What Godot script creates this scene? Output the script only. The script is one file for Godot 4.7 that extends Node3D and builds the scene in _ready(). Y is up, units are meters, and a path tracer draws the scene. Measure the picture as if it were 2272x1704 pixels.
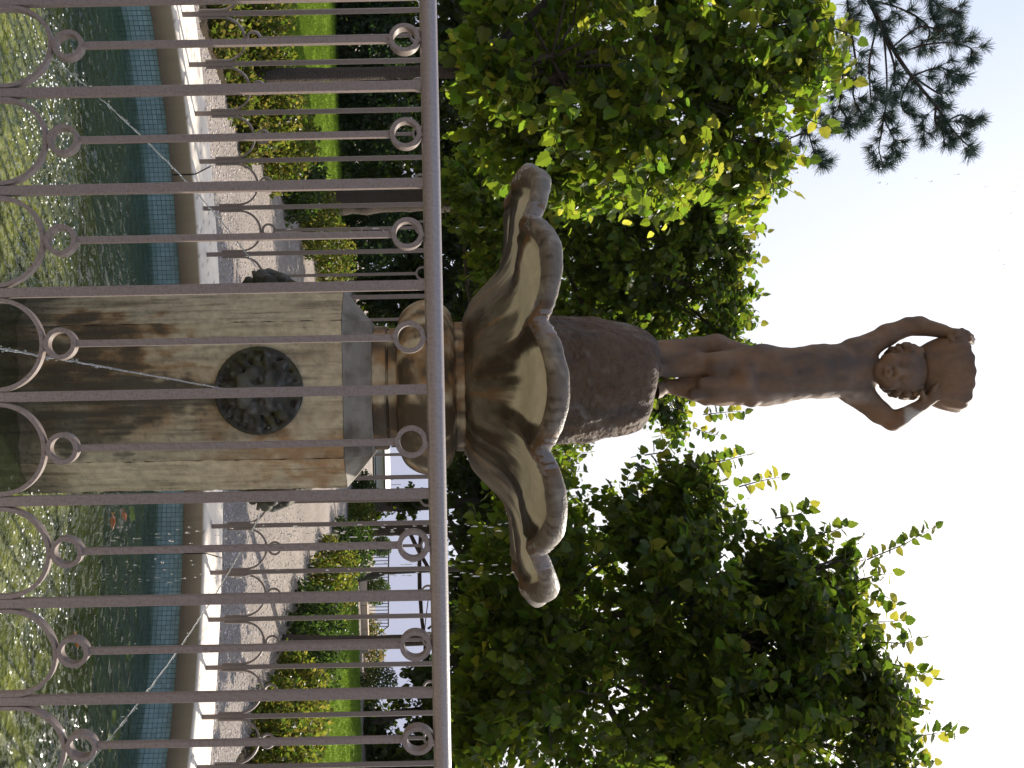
extends Node3D

const PX := 2300.0
const EYE := 1.55
const CAM := Vector3(-0.01, EYE, 3.486)
const ROLL := 0.0194
const TOP := 0.5
const WATER := 0.27
const FA := 2.205
const FB := 1.386

var R := RandomNumberGenerator.new()
var taken := {}
var M := {}
var nz := FastNoiseLite.new()
var nb := FastNoiseLite.new()


class MB:
	var v := PackedVector3Array()
	var c := PackedColorArray()
	var t := PackedVector2Array()
	var f := PackedInt32Array()
	func p(at: Vector3, col := Color.WHITE, uv := Vector2.ZERO) -> int:
		v.append(at)
		c.append(col)
		t.append(uv)
		return v.size() - 1
	# counted anticlockwise as seen from outside
	func tri(a: int, b: int, d: int) -> void:
		f.append(a)
		f.append(d)
		f.append(b)
	func quad(a: int, b: int, d: int, e: int) -> void:
		tri(a, b, d)
		tri(a, d, e)
	func grid(nu: int, nv: int, at: Callable, col: Callable, closed := false) -> void:
		var s := v.size()
		var w := nu if closed else nu + 1
		for j in nv + 1:
			for i in w:
				var q: Vector3 = at.call(float(i) / nu, float(j) / nv)
				var k: Color = col.call(q, float(i) / nu, float(j) / nv)
				p(q, k, Vector2(float(i) / nu, float(j) / nv))
		for j in nv:
			for i in nu:
				var i2 := (i + 1) % w
				quad(s + j * w + i, s + j * w + i2, s + (j + 1) * w + i2, s + (j + 1) * w + i)
	func tube(path: PackedVector3Array, rad: Array, sides := 8, col := Color.WHITE, caps := true) -> void:
		var s := v.size()
		var m := path.size()
		var nrm := Vector3.ZERO
		for j in m:
			var tg := (path[mini(j + 1, m - 1)] - path[maxi(j - 1, 0)]).normalized()
			if nrm == Vector3.ZERO:
				nrm = tg.cross(Vector3.RIGHT if absf(tg.x) < 0.8 else Vector3.UP).normalized()
			nrm = (nrm - tg * nrm.dot(tg)).normalized()
			var bn := tg.cross(nrm)
			var r: float = rad[mini(j, rad.size() - 1)]
			for i in sides:
				var a := TAU * i / sides
				p(path[j] + (nrm * cos(a) + bn * sin(a)) * r, col)
		for j in m - 1:
			for i in sides:
				var i2 := (i + 1) % sides
				quad(s + j * sides + i, s + j * sides + i2, s + (j + 1) * sides + i2, s + (j + 1) * sides + i)
		if caps:
			var c0 := p(path[0], col)
			var c1 := p(path[m - 1], col)
			for i in sides:
				var i2 := (i + 1) % sides
				tri(c0, s + i2, s + i)
				tri(c1, s + (m - 1) * sides + i, s + (m - 1) * sides + i2)
	func box(at: Vector3, size: Vector3, b := Basis.IDENTITY, col := Color.WHITE) -> void:
		var h := size / 2
		for k in 3:
			for sg in [-1.0, 1.0]:
				var nn := Vector3.ZERO
				nn[k] = sg
				var uu := Vector3.ZERO
				uu[(k + 1) % 3] = sg
				var ww := Vector3.ZERO
				ww[(k + 2) % 3] = 1.0
				var q := []
				for e in [[-1, -1], [1, -1], [1, 1], [-1, 1]]:
					q.append(p(at + b * ((nn + uu * e[0] + ww * e[1]) * h), col, Vector2(e[0], e[1]) * 0.5))
				quad(q[0], q[1], q[2], q[3])
	# a flat-sided prism along a path: profile counted anticlockwise in (side, up) as one looks against the direction of travel
	func sweep(path: PackedVector3Array, side: Callable, up: Callable, prof: PackedVector2Array, col := Color.WHITE, caps := true) -> void:
		var m := prof.size()
		for e in m:
			var s := v.size()
			for j in path.size():
				for q in [prof[e], prof[(e + 1) % m]]:
					p(path[j] + side.call(j) * q.x + up.call(j) * q.y, col)
			for j in path.size() - 1:
				quad(s + j * 2, s + j * 2 + 1, s + j * 2 + 3, s + j * 2 + 2)
		if caps:
			for j in [0, path.size() - 1]:
				var s := v.size()
				for q in prof:
					p(path[j] + side.call(j) * q.x + up.call(j) * q.y, col)
				for e in range(1, m - 1):
					if j == 0:
						tri(s, s + e + 1, s + e)
					else:
						tri(s, s + e, s + e + 1)
	# a flat iron band bent to an arc in the plane of x and y
	func band(at: Vector3, ro: float, ri: float, depth: float, a0: float, a1: float, n: int) -> void:
		for e in 4:
			var s := v.size()
			for j in n + 1:
				var a := lerpf(a0, a1, float(j) / n)
				var d := Vector3(cos(a), sin(a), 0)
				var z := Vector3(0, 0, depth / 2)
				var pr := [d * ro - z, d * ro + z, d * ri + z, d * ri - z]
				p(at + pr[e])
				p(at + pr[(e + 1) % 4])
			for j in n:
				quad(s + j * 2, s + j * 2 + 2, s + j * 2 + 3, s + j * 2 + 1)
	func lathe(prof: PackedVector2Array, n: int, col: Callable, at := Vector3.ZERO) -> void:
		grid(n, prof.size() - 1, func(a, b): 
			var q: Vector2 = prof[roundi(b * (prof.size() - 1))]
			return at + Vector3(q.x * sin(a * TAU), q.y, q.x * cos(a * TAU)), col, true)
	func add(o: MB, x: Transform3D) -> void:
		var s := v.size()
		for i in o.v.size():
			p(x * o.v[i], o.c[i], o.t[i])
		for i in o.f:
			f.append(s + i)
	func mesh() -> ArrayMesh:
		var n := PackedVector3Array()
		n.resize(v.size())
		for i in range(0, f.size(), 3):
			var a := v[f[i]]
			var k := (v[f[i + 2]] - a).cross(v[f[i + 1]] - a)
			n[f[i]] += k
			n[f[i + 1]] += k
			n[f[i + 2]] += k
		for i in n.size():
			n[i] = n[i].normalized() if n[i].length_squared() > 1e-24 else Vector3.UP
		var arr := []
		arr.resize(Mesh.ARRAY_MAX)
		arr[Mesh.ARRAY_VERTEX] = v
		arr[Mesh.ARRAY_NORMAL] = n
		arr[Mesh.ARRAY_TEX_UV] = t
		arr[Mesh.ARRAY_COLOR] = c
		arr[Mesh.ARRAY_INDEX] = f
		var m := ArrayMesh.new()
		m.add_surface_from_arrays(Mesh.PRIMITIVE_TRIANGLES, arr)
		return m


# a distance field of rounded bones, meshed as surface nets
class Field:
	var o: Vector3
	var s: float
	var nx: int
	var ny: int
	var nzz: int
	var d := PackedFloat32Array()
	func _init(lo: Vector3, hi: Vector3, step: float) -> void:
		o = lo
		s = step
		nx = int(ceil((hi.x - lo.x) / s)) + 1
		ny = int(ceil((hi.y - lo.y) / s)) + 1
		nzz = int(ceil((hi.z - lo.z) / s)) + 1
		d.resize(nx * ny * nzz)
		d.fill(1.0)
	func bone(a: Vector3, b: Vector3, ra: float, rb: float, k := 0.02, sq := Vector3.ONE, cut := false) -> void:
		var r := maxf(ra, rb) + k + 2.0 * s
		var lo := Vector3(minf(a.x, b.x), minf(a.y, b.y), minf(a.z, b.z)) - sq * r
		var hi := Vector3(maxf(a.x, b.x), maxf(a.y, b.y), maxf(a.z, b.z)) + sq * r
		var i0 := maxi(0, int((lo.x - o.x) / s))
		var i1 := mini(nx - 1, int((hi.x - o.x) / s) + 1)
		var j0 := maxi(0, int((lo.y - o.y) / s))
		var j1 := mini(ny - 1, int((hi.y - o.y) / s) + 1)
		var k0 := maxi(0, int((lo.z - o.z) / s))
		var k1 := mini(nzz - 1, int((hi.z - o.z) / s) + 1)
		var aa := a / sq
		var ba := (b - a) / sq
		var bb := maxf(ba.length_squared(), 1e-9)
		var sc := minf(sq.x, minf(sq.y, sq.z))
		for kz in range(k0, k1 + 1):
			for jy in range(j0, j1 + 1):
				var at := (kz * ny + jy) * nx
				for ix in range(i0, i1 + 1):
					var q := (o + Vector3(ix, jy, kz) * s) / sq - aa
					var h := clampf(q.dot(ba) / bb, 0.0, 1.0)
					var e := ((q - ba * h).length() - ra - (rb - ra) * h) * sc
					var old := d[at + ix]
					if cut:
						e = -e
						var m2 := maxf(k - absf(e - old), 0.0) / k
						d[at + ix] = maxf(e, old) + m2 * m2 * k * 0.25
					else:
						var m := maxf(k - absf(e - old), 0.0) / k
						d[at + ix] = minf(e, old) - m * m * k * 0.25
	func shake(fn: Callable) -> void:
		for kz in nzz:
			for jy in ny:
				for ix in nx:
					var at := (kz * ny + jy) * nx + ix
					if absf(d[at]) < 4.0 * s:
						d[at] += fn.call(o + Vector3(ix, jy, kz) * s)
	func into(mb: MB, col: Callable) -> void:
		var id := PackedInt32Array()
		id.resize(d.size())
		id.fill(-1)
		var off := [0, 1, nx, nx + 1, nx * ny, nx * ny + 1, nx * ny + nx, nx * ny + nx + 1]
		for kz in nzz - 1:
			for jy in ny - 1:
				for ix in nx - 1:
					var at := (kz * ny + jy) * nx + ix
					var mask := 0
					for e in 8:
						if d[at + off[e]] < 0.0:
							mask |= 1 << e
					if mask == 0 or mask == 255:
						continue
					var sum := Vector3.ZERO
					var cnt := 0
					for e in [[0, 1], [2, 3], [4, 5], [6, 7], [0, 2], [1, 3], [4, 6], [5, 7], [0, 4], [1, 5], [2, 6], [3, 7]]:
						var d0 := d[at + off[e[0]]]
						var d1 := d[at + off[e[1]]]
						if (d0 < 0.0) != (d1 < 0.0):
							var w := d0 / (d0 - d1)
							var p0 := Vector3(e[0] & 1, (e[0] >> 1) & 1, e[0] >> 2)
							var p1 := Vector3(e[1] & 1, (e[1] >> 1) & 1, e[1] >> 2)
							sum += p0.lerp(p1, w)
							cnt += 1
					var q := o + (Vector3(ix, jy, kz) + sum / cnt) * s
					id[at] = mb.p(q, col.call(q))
		var st := [1, nx, nx * ny]
		for kz in range(1, nzz - 1):
			for jy in range(1, ny - 1):
				for ix in range(1, nx - 1):
					var at := (kz * ny + jy) * nx + ix
					var ins := d[at] < 0.0
					for ax in 3:
						if ins == (d[at + st[ax]] < 0.0):
							continue
						var u: int = st[(ax + 1) % 3]
						var w: int = st[(ax + 2) % 3]
						var qa := id[at - u - w]
						var qb := id[at - w]
						var qc := id[at]
						var qd := id[at - u]
						if qa < 0 or qb < 0 or qc < 0 or qd < 0:
							continue
						if ins:
							mb.quad(qa, qb, qc, qd)
						else:
							mb.quad(qa, qd, qc, qb)


# ---------------------------------------------------------------- naming

func numbered(called: String) -> String:
	var k: int = taken.get(called, 0)
	taken[called] = k + 1
	return called if k == 0 else "%s_%03d" % [called, k]


func tag(o: Node3D, label: String, category: String, group := "", kind := "") -> Node3D:
	o.set_meta("label", label)
	o.set_meta("category", category)
	if group:
		o.set_meta("group", group)
	if kind:
		o.set_meta("kind", kind)
	return o


func thing(called: String, label: String, category: String, at := Vector3.ZERO, group := "") -> Node3D:
	var o := Node3D.new()
	o.name = numbered(called)
	add_child(o)
	o.position = at
	return tag(o, label, category, group)


func part(parent: Node3D, called: String, mesh: Mesh, mat: Material, x := Transform3D(), kind := "") -> MeshInstance3D:
	var o := MeshInstance3D.new()
	o.name = numbered(called) if parent == self else called
	o.mesh = mesh
	o.material_override = mat
	o.transform = x
	if kind:
		o.set_meta("kind", kind)
	parent.add_child(o, true)
	return o


func setting(called: String, label: String, mesh: Mesh, mat: Material) -> MeshInstance3D:
	var o := part(self, called, mesh, mat)
	tag(o, label, called.replace("_", " "), "", "structure")
	return o


func many(parent: Node3D, called: String, mesh: Mesh, mat: Material, xs: Array, cols: Array, kind := "stuff") -> MultiMeshInstance3D:
	var mm := MultiMesh.new()
	mm.transform_format = MultiMesh.TRANSFORM_3D
	mm.use_colors = not cols.is_empty()
	mm.mesh = mesh
	mm.instance_count = xs.size()
	for i in xs.size():
		mm.set_instance_transform(i, xs[i])
		if mm.use_colors:
			mm.set_instance_color(i, cols[i])
	var o := MultiMeshInstance3D.new()
	o.name = numbered(called) if parent == self else called
	o.multimesh = mm
	o.material_override = mat
	if kind:
		o.set_meta("kind", kind)
	parent.add_child(o, true)
	return o


# where something seen at (x, y) of the photograph stands when it is that far away
func at(x: float, y: float, dist: float) -> Vector3:
	var hh := x - 966.0
	var ww := y - 852.0
	var w := ww * cos(ROLL) + hh * sin(ROLL)
	var h := -ww * sin(ROLL) + hh * cos(ROLL)
	return CAM + Vector3(w / PX * dist, h / PX * dist, -dist)


func on_ground(y: float, dist: float) -> Vector3:
	return Vector3(CAM.x + (y - 852.0 - ROLL * EYE * PX / dist) / PX * dist, 0, CAM.z - dist)


func mat(rough := 0.8, col := Color.WHITE, spec := 0.5) -> StandardMaterial3D:
	var m := StandardMaterial3D.new()
	m.vertex_color_use_as_albedo = true
	m.albedo_color = col
	m.roughness = rough
	m.metallic_specular = spec
	return m


func noise_tex(freq: float, size := 256, oct := 4, seed_ := 1, normal := false, bump := 8.0) -> NoiseTexture2D:
	var n := FastNoiseLite.new()
	n.noise_type = FastNoiseLite.TYPE_SIMPLEX_SMOOTH
	n.seed = seed_
	n.frequency = freq
	n.fractal_octaves = oct
	var tx := NoiseTexture2D.new()
	tx.width = size
	tx.height = size
	tx.seamless = true
	tx.as_normal_map = normal
	tx.bump_strength = bump
	tx.noise = n
	return tx


func relief(m: StandardMaterial3D, tx: Texture2D, per_metre: float, cm: float) -> void:
	m.heightmap_enabled = true
	m.heightmap_texture = tx
	m.heightmap_scale = cm
	m.uv1_triplanar = true
	m.uv1_world_triplanar = true
	m.uv1_scale = Vector3.ONE * per_metre


func nn(p: Vector3, f: float) -> float:
	return nz.get_noise_3d(p.x * f, p.y * f, p.z * f)


func spline(pts: PackedVector2Array, n: int) -> PackedVector2Array:
	var out := PackedVector2Array()
	for k in n + 1:
		var x := float(k) / n * (pts.size() - 1)
		var i := mini(int(x), pts.size() - 2)
		out.append(pts[i].cubic_interpolate(pts[i + 1], pts[maxi(i - 1, 0)], pts[mini(i + 2, pts.size() - 1)], x - i))
	return out


func ell(a: float, b: float, ang: float) -> Vector3:
	return Vector3(a * sin(ang), 0, b * cos(ang))


func _ready() -> void:
	R.seed = 7
	nz.seed = 3
	nz.noise_type = FastNoiseLite.TYPE_SIMPLEX_SMOOTH
	nz.frequency = 1.0
	nz.fractal_octaves = 4
	nb.seed = 11
	nb.noise_type = FastNoiseLite.TYPE_SIMPLEX_SMOOTH
	nb.frequency = 1.0
	nb.fractal_octaves = 2
	# ---- camera, sky, sun, exposure
	var cam := Camera3D.new()
	cam.name = "camera"
	add_child(cam)
	var up := Vector3(sin(ROLL), cos(ROLL), 0)
	var right := Vector3(cos(ROLL), -sin(ROLL), 0)
	cam.transform = Transform3D(Basis(up, -right, Vector3(0, 0, 1)), CAM)
	cam.set_frustum(2.0 * 852.0 / PX * 0.05, Vector2((1136.0 - 966.0) / PX * 0.05, 0), 0.05, 12000.0)
	cam.current = true
	var sm := ProceduralSkyMaterial.new()
	sm.sky_top_color = Color(0.71, 0.845, 1.08)
	sm.sky_horizon_color = Color(1.0, 1.0, 1.0)
	sm.sky_curve = 0.5
	sm.sky_energy_multiplier = 0.76
	sm.ground_bottom_color = Color(0.3, 0.3, 0.25)
	sm.ground_horizon_color = Color(0.6, 0.62, 0.65)
	sm.sun_angle_max = 62.0
	sm.sun_curve = 0.75
	var sky := Sky.new()
	sky.sky_material = sm
	var env := Environment.new()
	env.background_mode = Environment.BG_SKY
	env.sky = sky
	env.tonemap_mode = Environment.TONE_MAPPER_LINEAR
	env.tonemap_exposure = 1.7
	env.fog_enabled = true
	env.fog_density = 0.00012
	env.fog_light_color = Color(0.8, 0.83, 0.93)
	env.sdfgi_enabled = true
	env.ssao_enabled = true
	env.ssil_enabled = true
	var we := WorldEnvironment.new()
	we.name = "environment"
	we.environment = env
	add_child(we)
	var sun := DirectionalLight3D.new()
	sun.name = "sun"
	sun.light_energy = 1.6
	sun.light_color = Color(1.0, 0.965, 0.91)
	sun.light_angular_distance = 0.5
	sun.shadow_enabled = true
	var to_sun := Vector3(0.4875, 0.669, -0.561)
	sun.transform = Transform3D(Basis.looking_at(-to_sun, Vector3.UP), Vector3(0, 20, 0))
	add_child(sun)

	materials()
	ground()
	basin()
	water()
	railing()
	fountain()
	statue()
	jets()
	trees()
	garden()
	distance()


func materials() -> void:
	var grain := noise_tex(0.02, 512, 5, 5)
	var fine := noise_tex(0.05, 256, 4, 9)
	M.grain = grain
	M.fine = fine
	M.iron = mat(0.42, Color(0.49, 0.449, 0.426), 0.45)
	relief(M.iron, fine, 14.0, 0.035)
	M.iron.albedo_texture = rusty()
	M.rail = M.iron.duplicate()
	M.rail.roughness = 0.36
	M.rail.metallic_specular = 0.75
	M.stone = mat(0.75)
	relief(M.stone, fine, 9.0, 0.12)
	M.wet = mat(0.5, Color.WHITE, 0.36)
	relief(M.wet, fine, 10.0, 0.16)
	M.bronze = mat(0.68, Color.WHITE, 0.35)
	relief(M.bronze, fine, 16.0, 0.06)
	M.rock = mat(0.75, Color.WHITE, 0.3)
	relief(M.rock, grain, 4.0, 0.8)
	M.coping = mat(0.8)
	relief(M.coping, fine, 7.0, 0.1)
	M.tile = mat(0.25)
	M.plain = mat(0.85)
	M.gravel = mat(0.9, Color.WHITE, 0.3)
	relief(M.gravel, noise_tex(0.16, 512, 3, 21), 2.2, 1.6)
	M.pebble = mat(0.75)
	M.earth = mat(0.95, Color.WHITE, 0.2)
	relief(M.earth, grain, 2.0, 2.0)
	M.leaf = mat(0.3, Color.WHITE, 0.5)
	M.leaf.backlight_enabled = true
	M.leaf.backlight = Color(1.22, 1.22, 1.22)
	M.grass = mat(0.6, Color.WHITE, 0.3)
	M.grass.backlight_enabled = true
	M.grass.backlight = Color(0.9, 0.9, 0.9)
	M.needle = mat(0.5, Color.WHITE, 0.4)
	M.bark = mat(0.9, Color.WHITE, 0.2)
	relief(M.bark, grain, 5.0, 2.0)
	M.jet = StandardMaterial3D.new()
	M.jet.refraction_enabled = true
	M.jet.refraction_scale = 0.033
	M.jet.albedo_color = Color(1, 1, 1, 0.08)
	M.jet.roughness = 0.03
	M.glint_white = mat(0.4, Color(0.97, 0.97, 0.97))  # white of the flecks that paint sun sparkle on the pool
	M.glint_white.backlight_enabled = true
	M.glint_white.backlight = Color(0.8, 0.8, 0.8)


func rusty() -> NoiseTexture2D:
	var tx := noise_tex(0.016, 512, 6, 3)
	var g := Gradient.new()
	g.set_color(0, Color(0.83, 0.76, 0.71))
	g.set_color(1, Color(1.0, 0.99, 0.98))
	g.add_point(0.25, Color(0.88, 0.83, 0.79))
	g.add_point(0.42, Color(0.93, 0.92, 0.91))
	g.add_point(0.68, Color(0.97, 0.95, 0.94))
	tx.color_ramp = g
	return tx


func speckle(a: Color, b: Color, seed_: int) -> NoiseTexture2D:
	var tx := noise_tex(0.03, 256, 5, seed_)
	var g := Gradient.new()
	g.set_color(0, a)
	g.set_color(1, b)
	tx.color_ramp = g
	return tx


# ---------------------------------------------------------------- the ground and the pool

func ground() -> void:
	var mb := MB.new()
	mb.grid(220, 150, func(a, b):
		var k: float = a * 2.0 - 1.0
		var x := signf(k) * (6.0 * absf(k) + 84.0 * pow(absf(k), 5.0))
		var z: float = 12.0 - 44.0 * b
		var y := 0.0
		if z < -21.5:
			y = -9.5 * smoothstep(-21.5, -30.0, z)
		return Vector3(x, y, z), func(q, _a, _b):
		var w := 1.0 + 0.22 * nn(q, 0.9) + 0.2 * nn(q, 4.0)
		var k := Color(0.37, 0.315, 0.275) * w
		if q.y < -0.1:
			k = Color(0.09, 0.1, 0.04) * w
		return k)
	setting("ground", "pinkish grey gravel ground around the pool and the garden beds", mb.mesh(), M.gravel)
	# loose stones near enough to be seen
	var pb := MB.new()
	pb.lathe(PackedVector2Array([Vector2(0.0, -0.5), Vector2(0.8, -0.2), Vector2(0.9, 0.15), Vector2(0.0, 0.55)]), 6, func(_q, _a, _b): return Color.WHITE)
	var xs := []
	var cs := []
	for i in 42000:
		var dist := 5.0 + 7.0 * pow(R.randf(), 1.6)
		var q := Vector3(R.randf_range(-0.42, 0.42) * dist, 0.002, CAM.z - dist)
		if pow(q.x / (FA + 0.24), 2) + pow(q.z / (FB + 0.24), 2) < 1.0:
			continue
		var sz := R.randf_range(0.004, 0.012)
		xs.append(Transform3D(Basis.from_euler(Vector3(R.randf() * 0.7, R.randf() * TAU, R.randf() * 0.7)).scaled(Vector3(sz, sz * 0.7, sz * R.randf_range(0.7, 1.3))), q))
		var g := R.randf_range(0.16, 0.6)
		cs.append(Color(g, g * R.randf_range(0.82, 0.93), g * R.randf_range(0.7, 0.88)))
	tag(many(self, "gravel", pb.mesh(), M.pebble, xs, cs), "loose pinkish grey gravel stones strewn behind the pool", "gravel")


# angles that step evenly along an ellipse
func even_angles(a: float, b: float, n: int) -> PackedFloat32Array:
	var fine := 4000
	var len := PackedFloat32Array([0.0])
	for i in fine:
		len.append(len[i] + ell(a, b, TAU * i / fine).distance_to(ell(a, b, TAU * (i + 1) / fine)))
	var out := PackedFloat32Array()
	var j := 0
	for k in n:
		var want := len[fine] * k / n
		while len[j + 1] < want:
			j += 1
		out.append(TAU * (j + (want - len[j]) / (len[j + 1] - len[j])) / fine)
	return out


func outward(a: float, b: float, ang: float) -> Vector3:
	return Vector3(sin(ang) / a, 0, cos(ang) / b).normalized()


func basin() -> void:
	var o := thing("fountain_basin", "low oval pool basin with pale stone coping and blue mosaic tiles", "basin")
	var n := 13
	var angs := even_angles(FA, FB, n)
	var prof := PackedVector2Array()
	for q in [[-0.125, 0.398], [-0.125, 0.483], [-0.1215, 0.492], [-0.114, 0.498], [-0.105, 0.5], [0.245, 0.5], [0.256, 0.497], [0.262, 0.49], [0.265, 0.48], [0.265, 0.398]]:
		prof.append(Vector2(-q[0], q[1]))
	for k in n:
		var a0 := angs[k] + 0.27
		var a1 := (angs[k + 1] if k < n - 1 else TAU) + 0.27
		var mb := MB.new()
		var steps := 14
		var tint := R.randf_range(0.92, 1.06)
		var gap := 0.0016
		# rows across the profile, columns along the stone, so that the stone carries its stains
		var rows := []
		for e in prof.size():
			rows.append(prof[e])
			if e == 4:
				for w in range(1, 12):
					rows.append(prof[4].lerp(prof[5], w / 12.0))
		var lift := R.randf_range(-0.0015, 0.0015)
		mb.grid(rows.size() - 1, steps * 4, func(u, w):
			var ang := lerpf(a0 + gap, a1 - gap, w)
			var r: Vector2 = rows[roundi(u * (rows.size() - 1))]
			return ell(FA, FB, ang) - outward(FA, FB, ang) * r.x + Vector3(0, r.y + lift + 0.0012 * nn(ell(FA, FB, ang) + Vector3(r.x, r.y, 0), 9.0), 0), func(q, _u, _w):
			var g := tint * (1.0 + 0.16 * nn(q, 3.0) + 0.14 * nn(q, 16.0))
			var kcol := Color(0.64, 0.565, 0.47) * g
			if nb.get_noise_3d(q.x * 34.0, q.y * 34.0, q.z * 34.0) > 0.52:
				kcol *= 0.45
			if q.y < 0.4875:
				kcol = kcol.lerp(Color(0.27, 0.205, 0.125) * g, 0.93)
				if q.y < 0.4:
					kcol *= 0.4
			return kcol)
		for side in [0, 1]:
			var ang := a0 + gap if side == 0 else a1 - gap
			var s := mb.v.size()
			for r in prof:
				mb.p(ell(FA, FB, ang) - outward(FA, FB, ang) * r.x + Vector3(0, r.y + lift, 0), Color(0.3, 0.27, 0.22))
			for e in range(1, prof.size() - 1):
				if side == 0:
					mb.tri(s, s + e + 1, s + e)
				else:
					mb.tri(s, s + e, s + e + 1)
		part(o, "coping_stone", mb.mesh(), M.coping)
	# walls under the coping
	var wall := MB.new()
	for in_out in [[-0.103, -1.0], [0.225, 1.0], [-0.1, 1.0]]:
		var s: float = in_out[0]
		if s == -0.1:
			continue
		wall.grid(240, 8, func(u, w):
			var ang: float = u * TAU * in_out[1]
			return ell(FA, FB, ang) + outward(FA, FB, ang) * s + Vector3(0, lerpf(0.0, 0.4, w), 0), func(q, _u, _w):
			return Color(0.05, 0.1, 0.075).lerp(Color(0.1, 0.14, 0.13), clampf((q.y - 0.24) * 8.0, 0, 1)) if s < 0 else Color(0.36, 0.33, 0.28) * (1.0 + 0.2 * nn(q, 4.0)), true)
	part(o, "basin_wall", wall.mesh(), M.stone)
	var bed := MB.new()
	bed.grid(200, 60, func(u, w):
		var ang: float = u * TAU
		var q: Vector3 = (ell(FA, FB, ang) - outward(FA, FB, ang) * 0.103) * w
		return q + Vector3(0, 0.03 + 0.006 * nn(q, 3.0), 0), func(q, _u, _w):
		var g := 0.5 + 0.5 * nn(q, 2.2)
		var h := 0.5 + 0.5 * nn(q + Vector3(9, 0, 0), 8.0)
		return Color(0.035, 0.05, 0.015).lerp(Color(0.31, 0.33, 0.065), clampf(g * 1.3 + h * 1.1 - 0.85, 0.0, 1.0)), true)
	part(o, "basin_floor", bed.mesh(), M.earth)
	var tiles := MB.new()
	var m := 524
	var ta := even_angles(FA - 0.115, FB - 0.115, m)
	for k in m:
		var ang := ta[k]
		var nrm := outward(FA, FB, ang)
		var b := Basis(Vector3.UP.cross(-nrm), Vector3.UP, -nrm)
		var c0 := ell(FA, FB, ang) - nrm * 0.105
		for row in 10:
			var y := 0.386 - row * 0.0202
			var q: Vector3 = c0 + Vector3(0, y, 0)
			var g := 1.0 + R.randf_range(-0.12, 0.12) + 0.2 * nn(q, 2.0)
			var col := Color(0.2, 0.305, 0.335) * g
			var algae := clampf((0.305 + 0.03 * nn(q * Vector3(1, 0, 1), 3.0) - y) * 16.0, 0.0, 1.0)
			col = col.lerp(Color(0.04, 0.1, 0.055), algae * 0.85)
			tiles.box(q + nrm * R.randf_range(-0.0008, 0.0008), Vector3(0.0186, 0.0186, 0.006), b, col)
	part(o, "mosaic_tiles", tiles.mesh(), M.tile, Transform3D(), "stuff")


const HITS := [Vector3(-1.02, 0, 0.04), Vector3(1.34, 0, 0.02), Vector3(-0.16, 0, 1.1), Vector3(0.53, 0, 0.16), Vector3(-0.66, 0, 0.08)]


func water() -> void:
	M.water = StandardMaterial3D.new()
	M.water.transparency = BaseMaterial3D.TRANSPARENCY_ALPHA
	M.water.albedo_color = Color(0.13, 0.18, 0.075, 0.3)
	M.water.roughness = 0.03
	M.water.normal_enabled = true
	M.water.normal_texture = noise_tex(0.03, 512, 4, 31, true, 6.0)
	M.water.normal_scale = 0.6
	M.water.uv1_triplanar = true
	M.water.uv1_world_triplanar = true
	M.water.uv1_scale = Vector3.ONE * 1.6
	var mb := MB.new()
	mb.grid(860, 330, func(u, w):
		var ang: float = u * TAU
		var q: Vector3 = (ell(FA, FB, ang) - outward(FA, FB, ang) * 0.102) * w
		var y := 0.005 * nn(q, 2.6) + 0.005 * nb.get_noise_3d(q.x * 9.0, 4.0, q.z * 11.0) + 0.0018 * nb.get_noise_3d(q.x * 22.0, 7.0, q.z * 30.0)
		for h in HITS:
			var d: float = q.distance_to(h)
			y += 0.004 * exp(-d / 0.45) * cos(d * 70.0 + 2.0 * nn(q, 3.0)) * smoothstep(0.0, 0.1, d)
			y += 0.012 * exp(-d * d / 0.1) * nb.get_noise_3d(q.x * 26.0, 1.0, q.z * 26.0)
		return q + Vector3(0, WATER + y, 0), func(_q, _u, _w): return Color.WHITE, true)
	setting("water", "rippled green pool water around the fountain pedestal", mb.mesh(), M.water)


# ---------------------------------------------------------------- the iron railing

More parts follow.
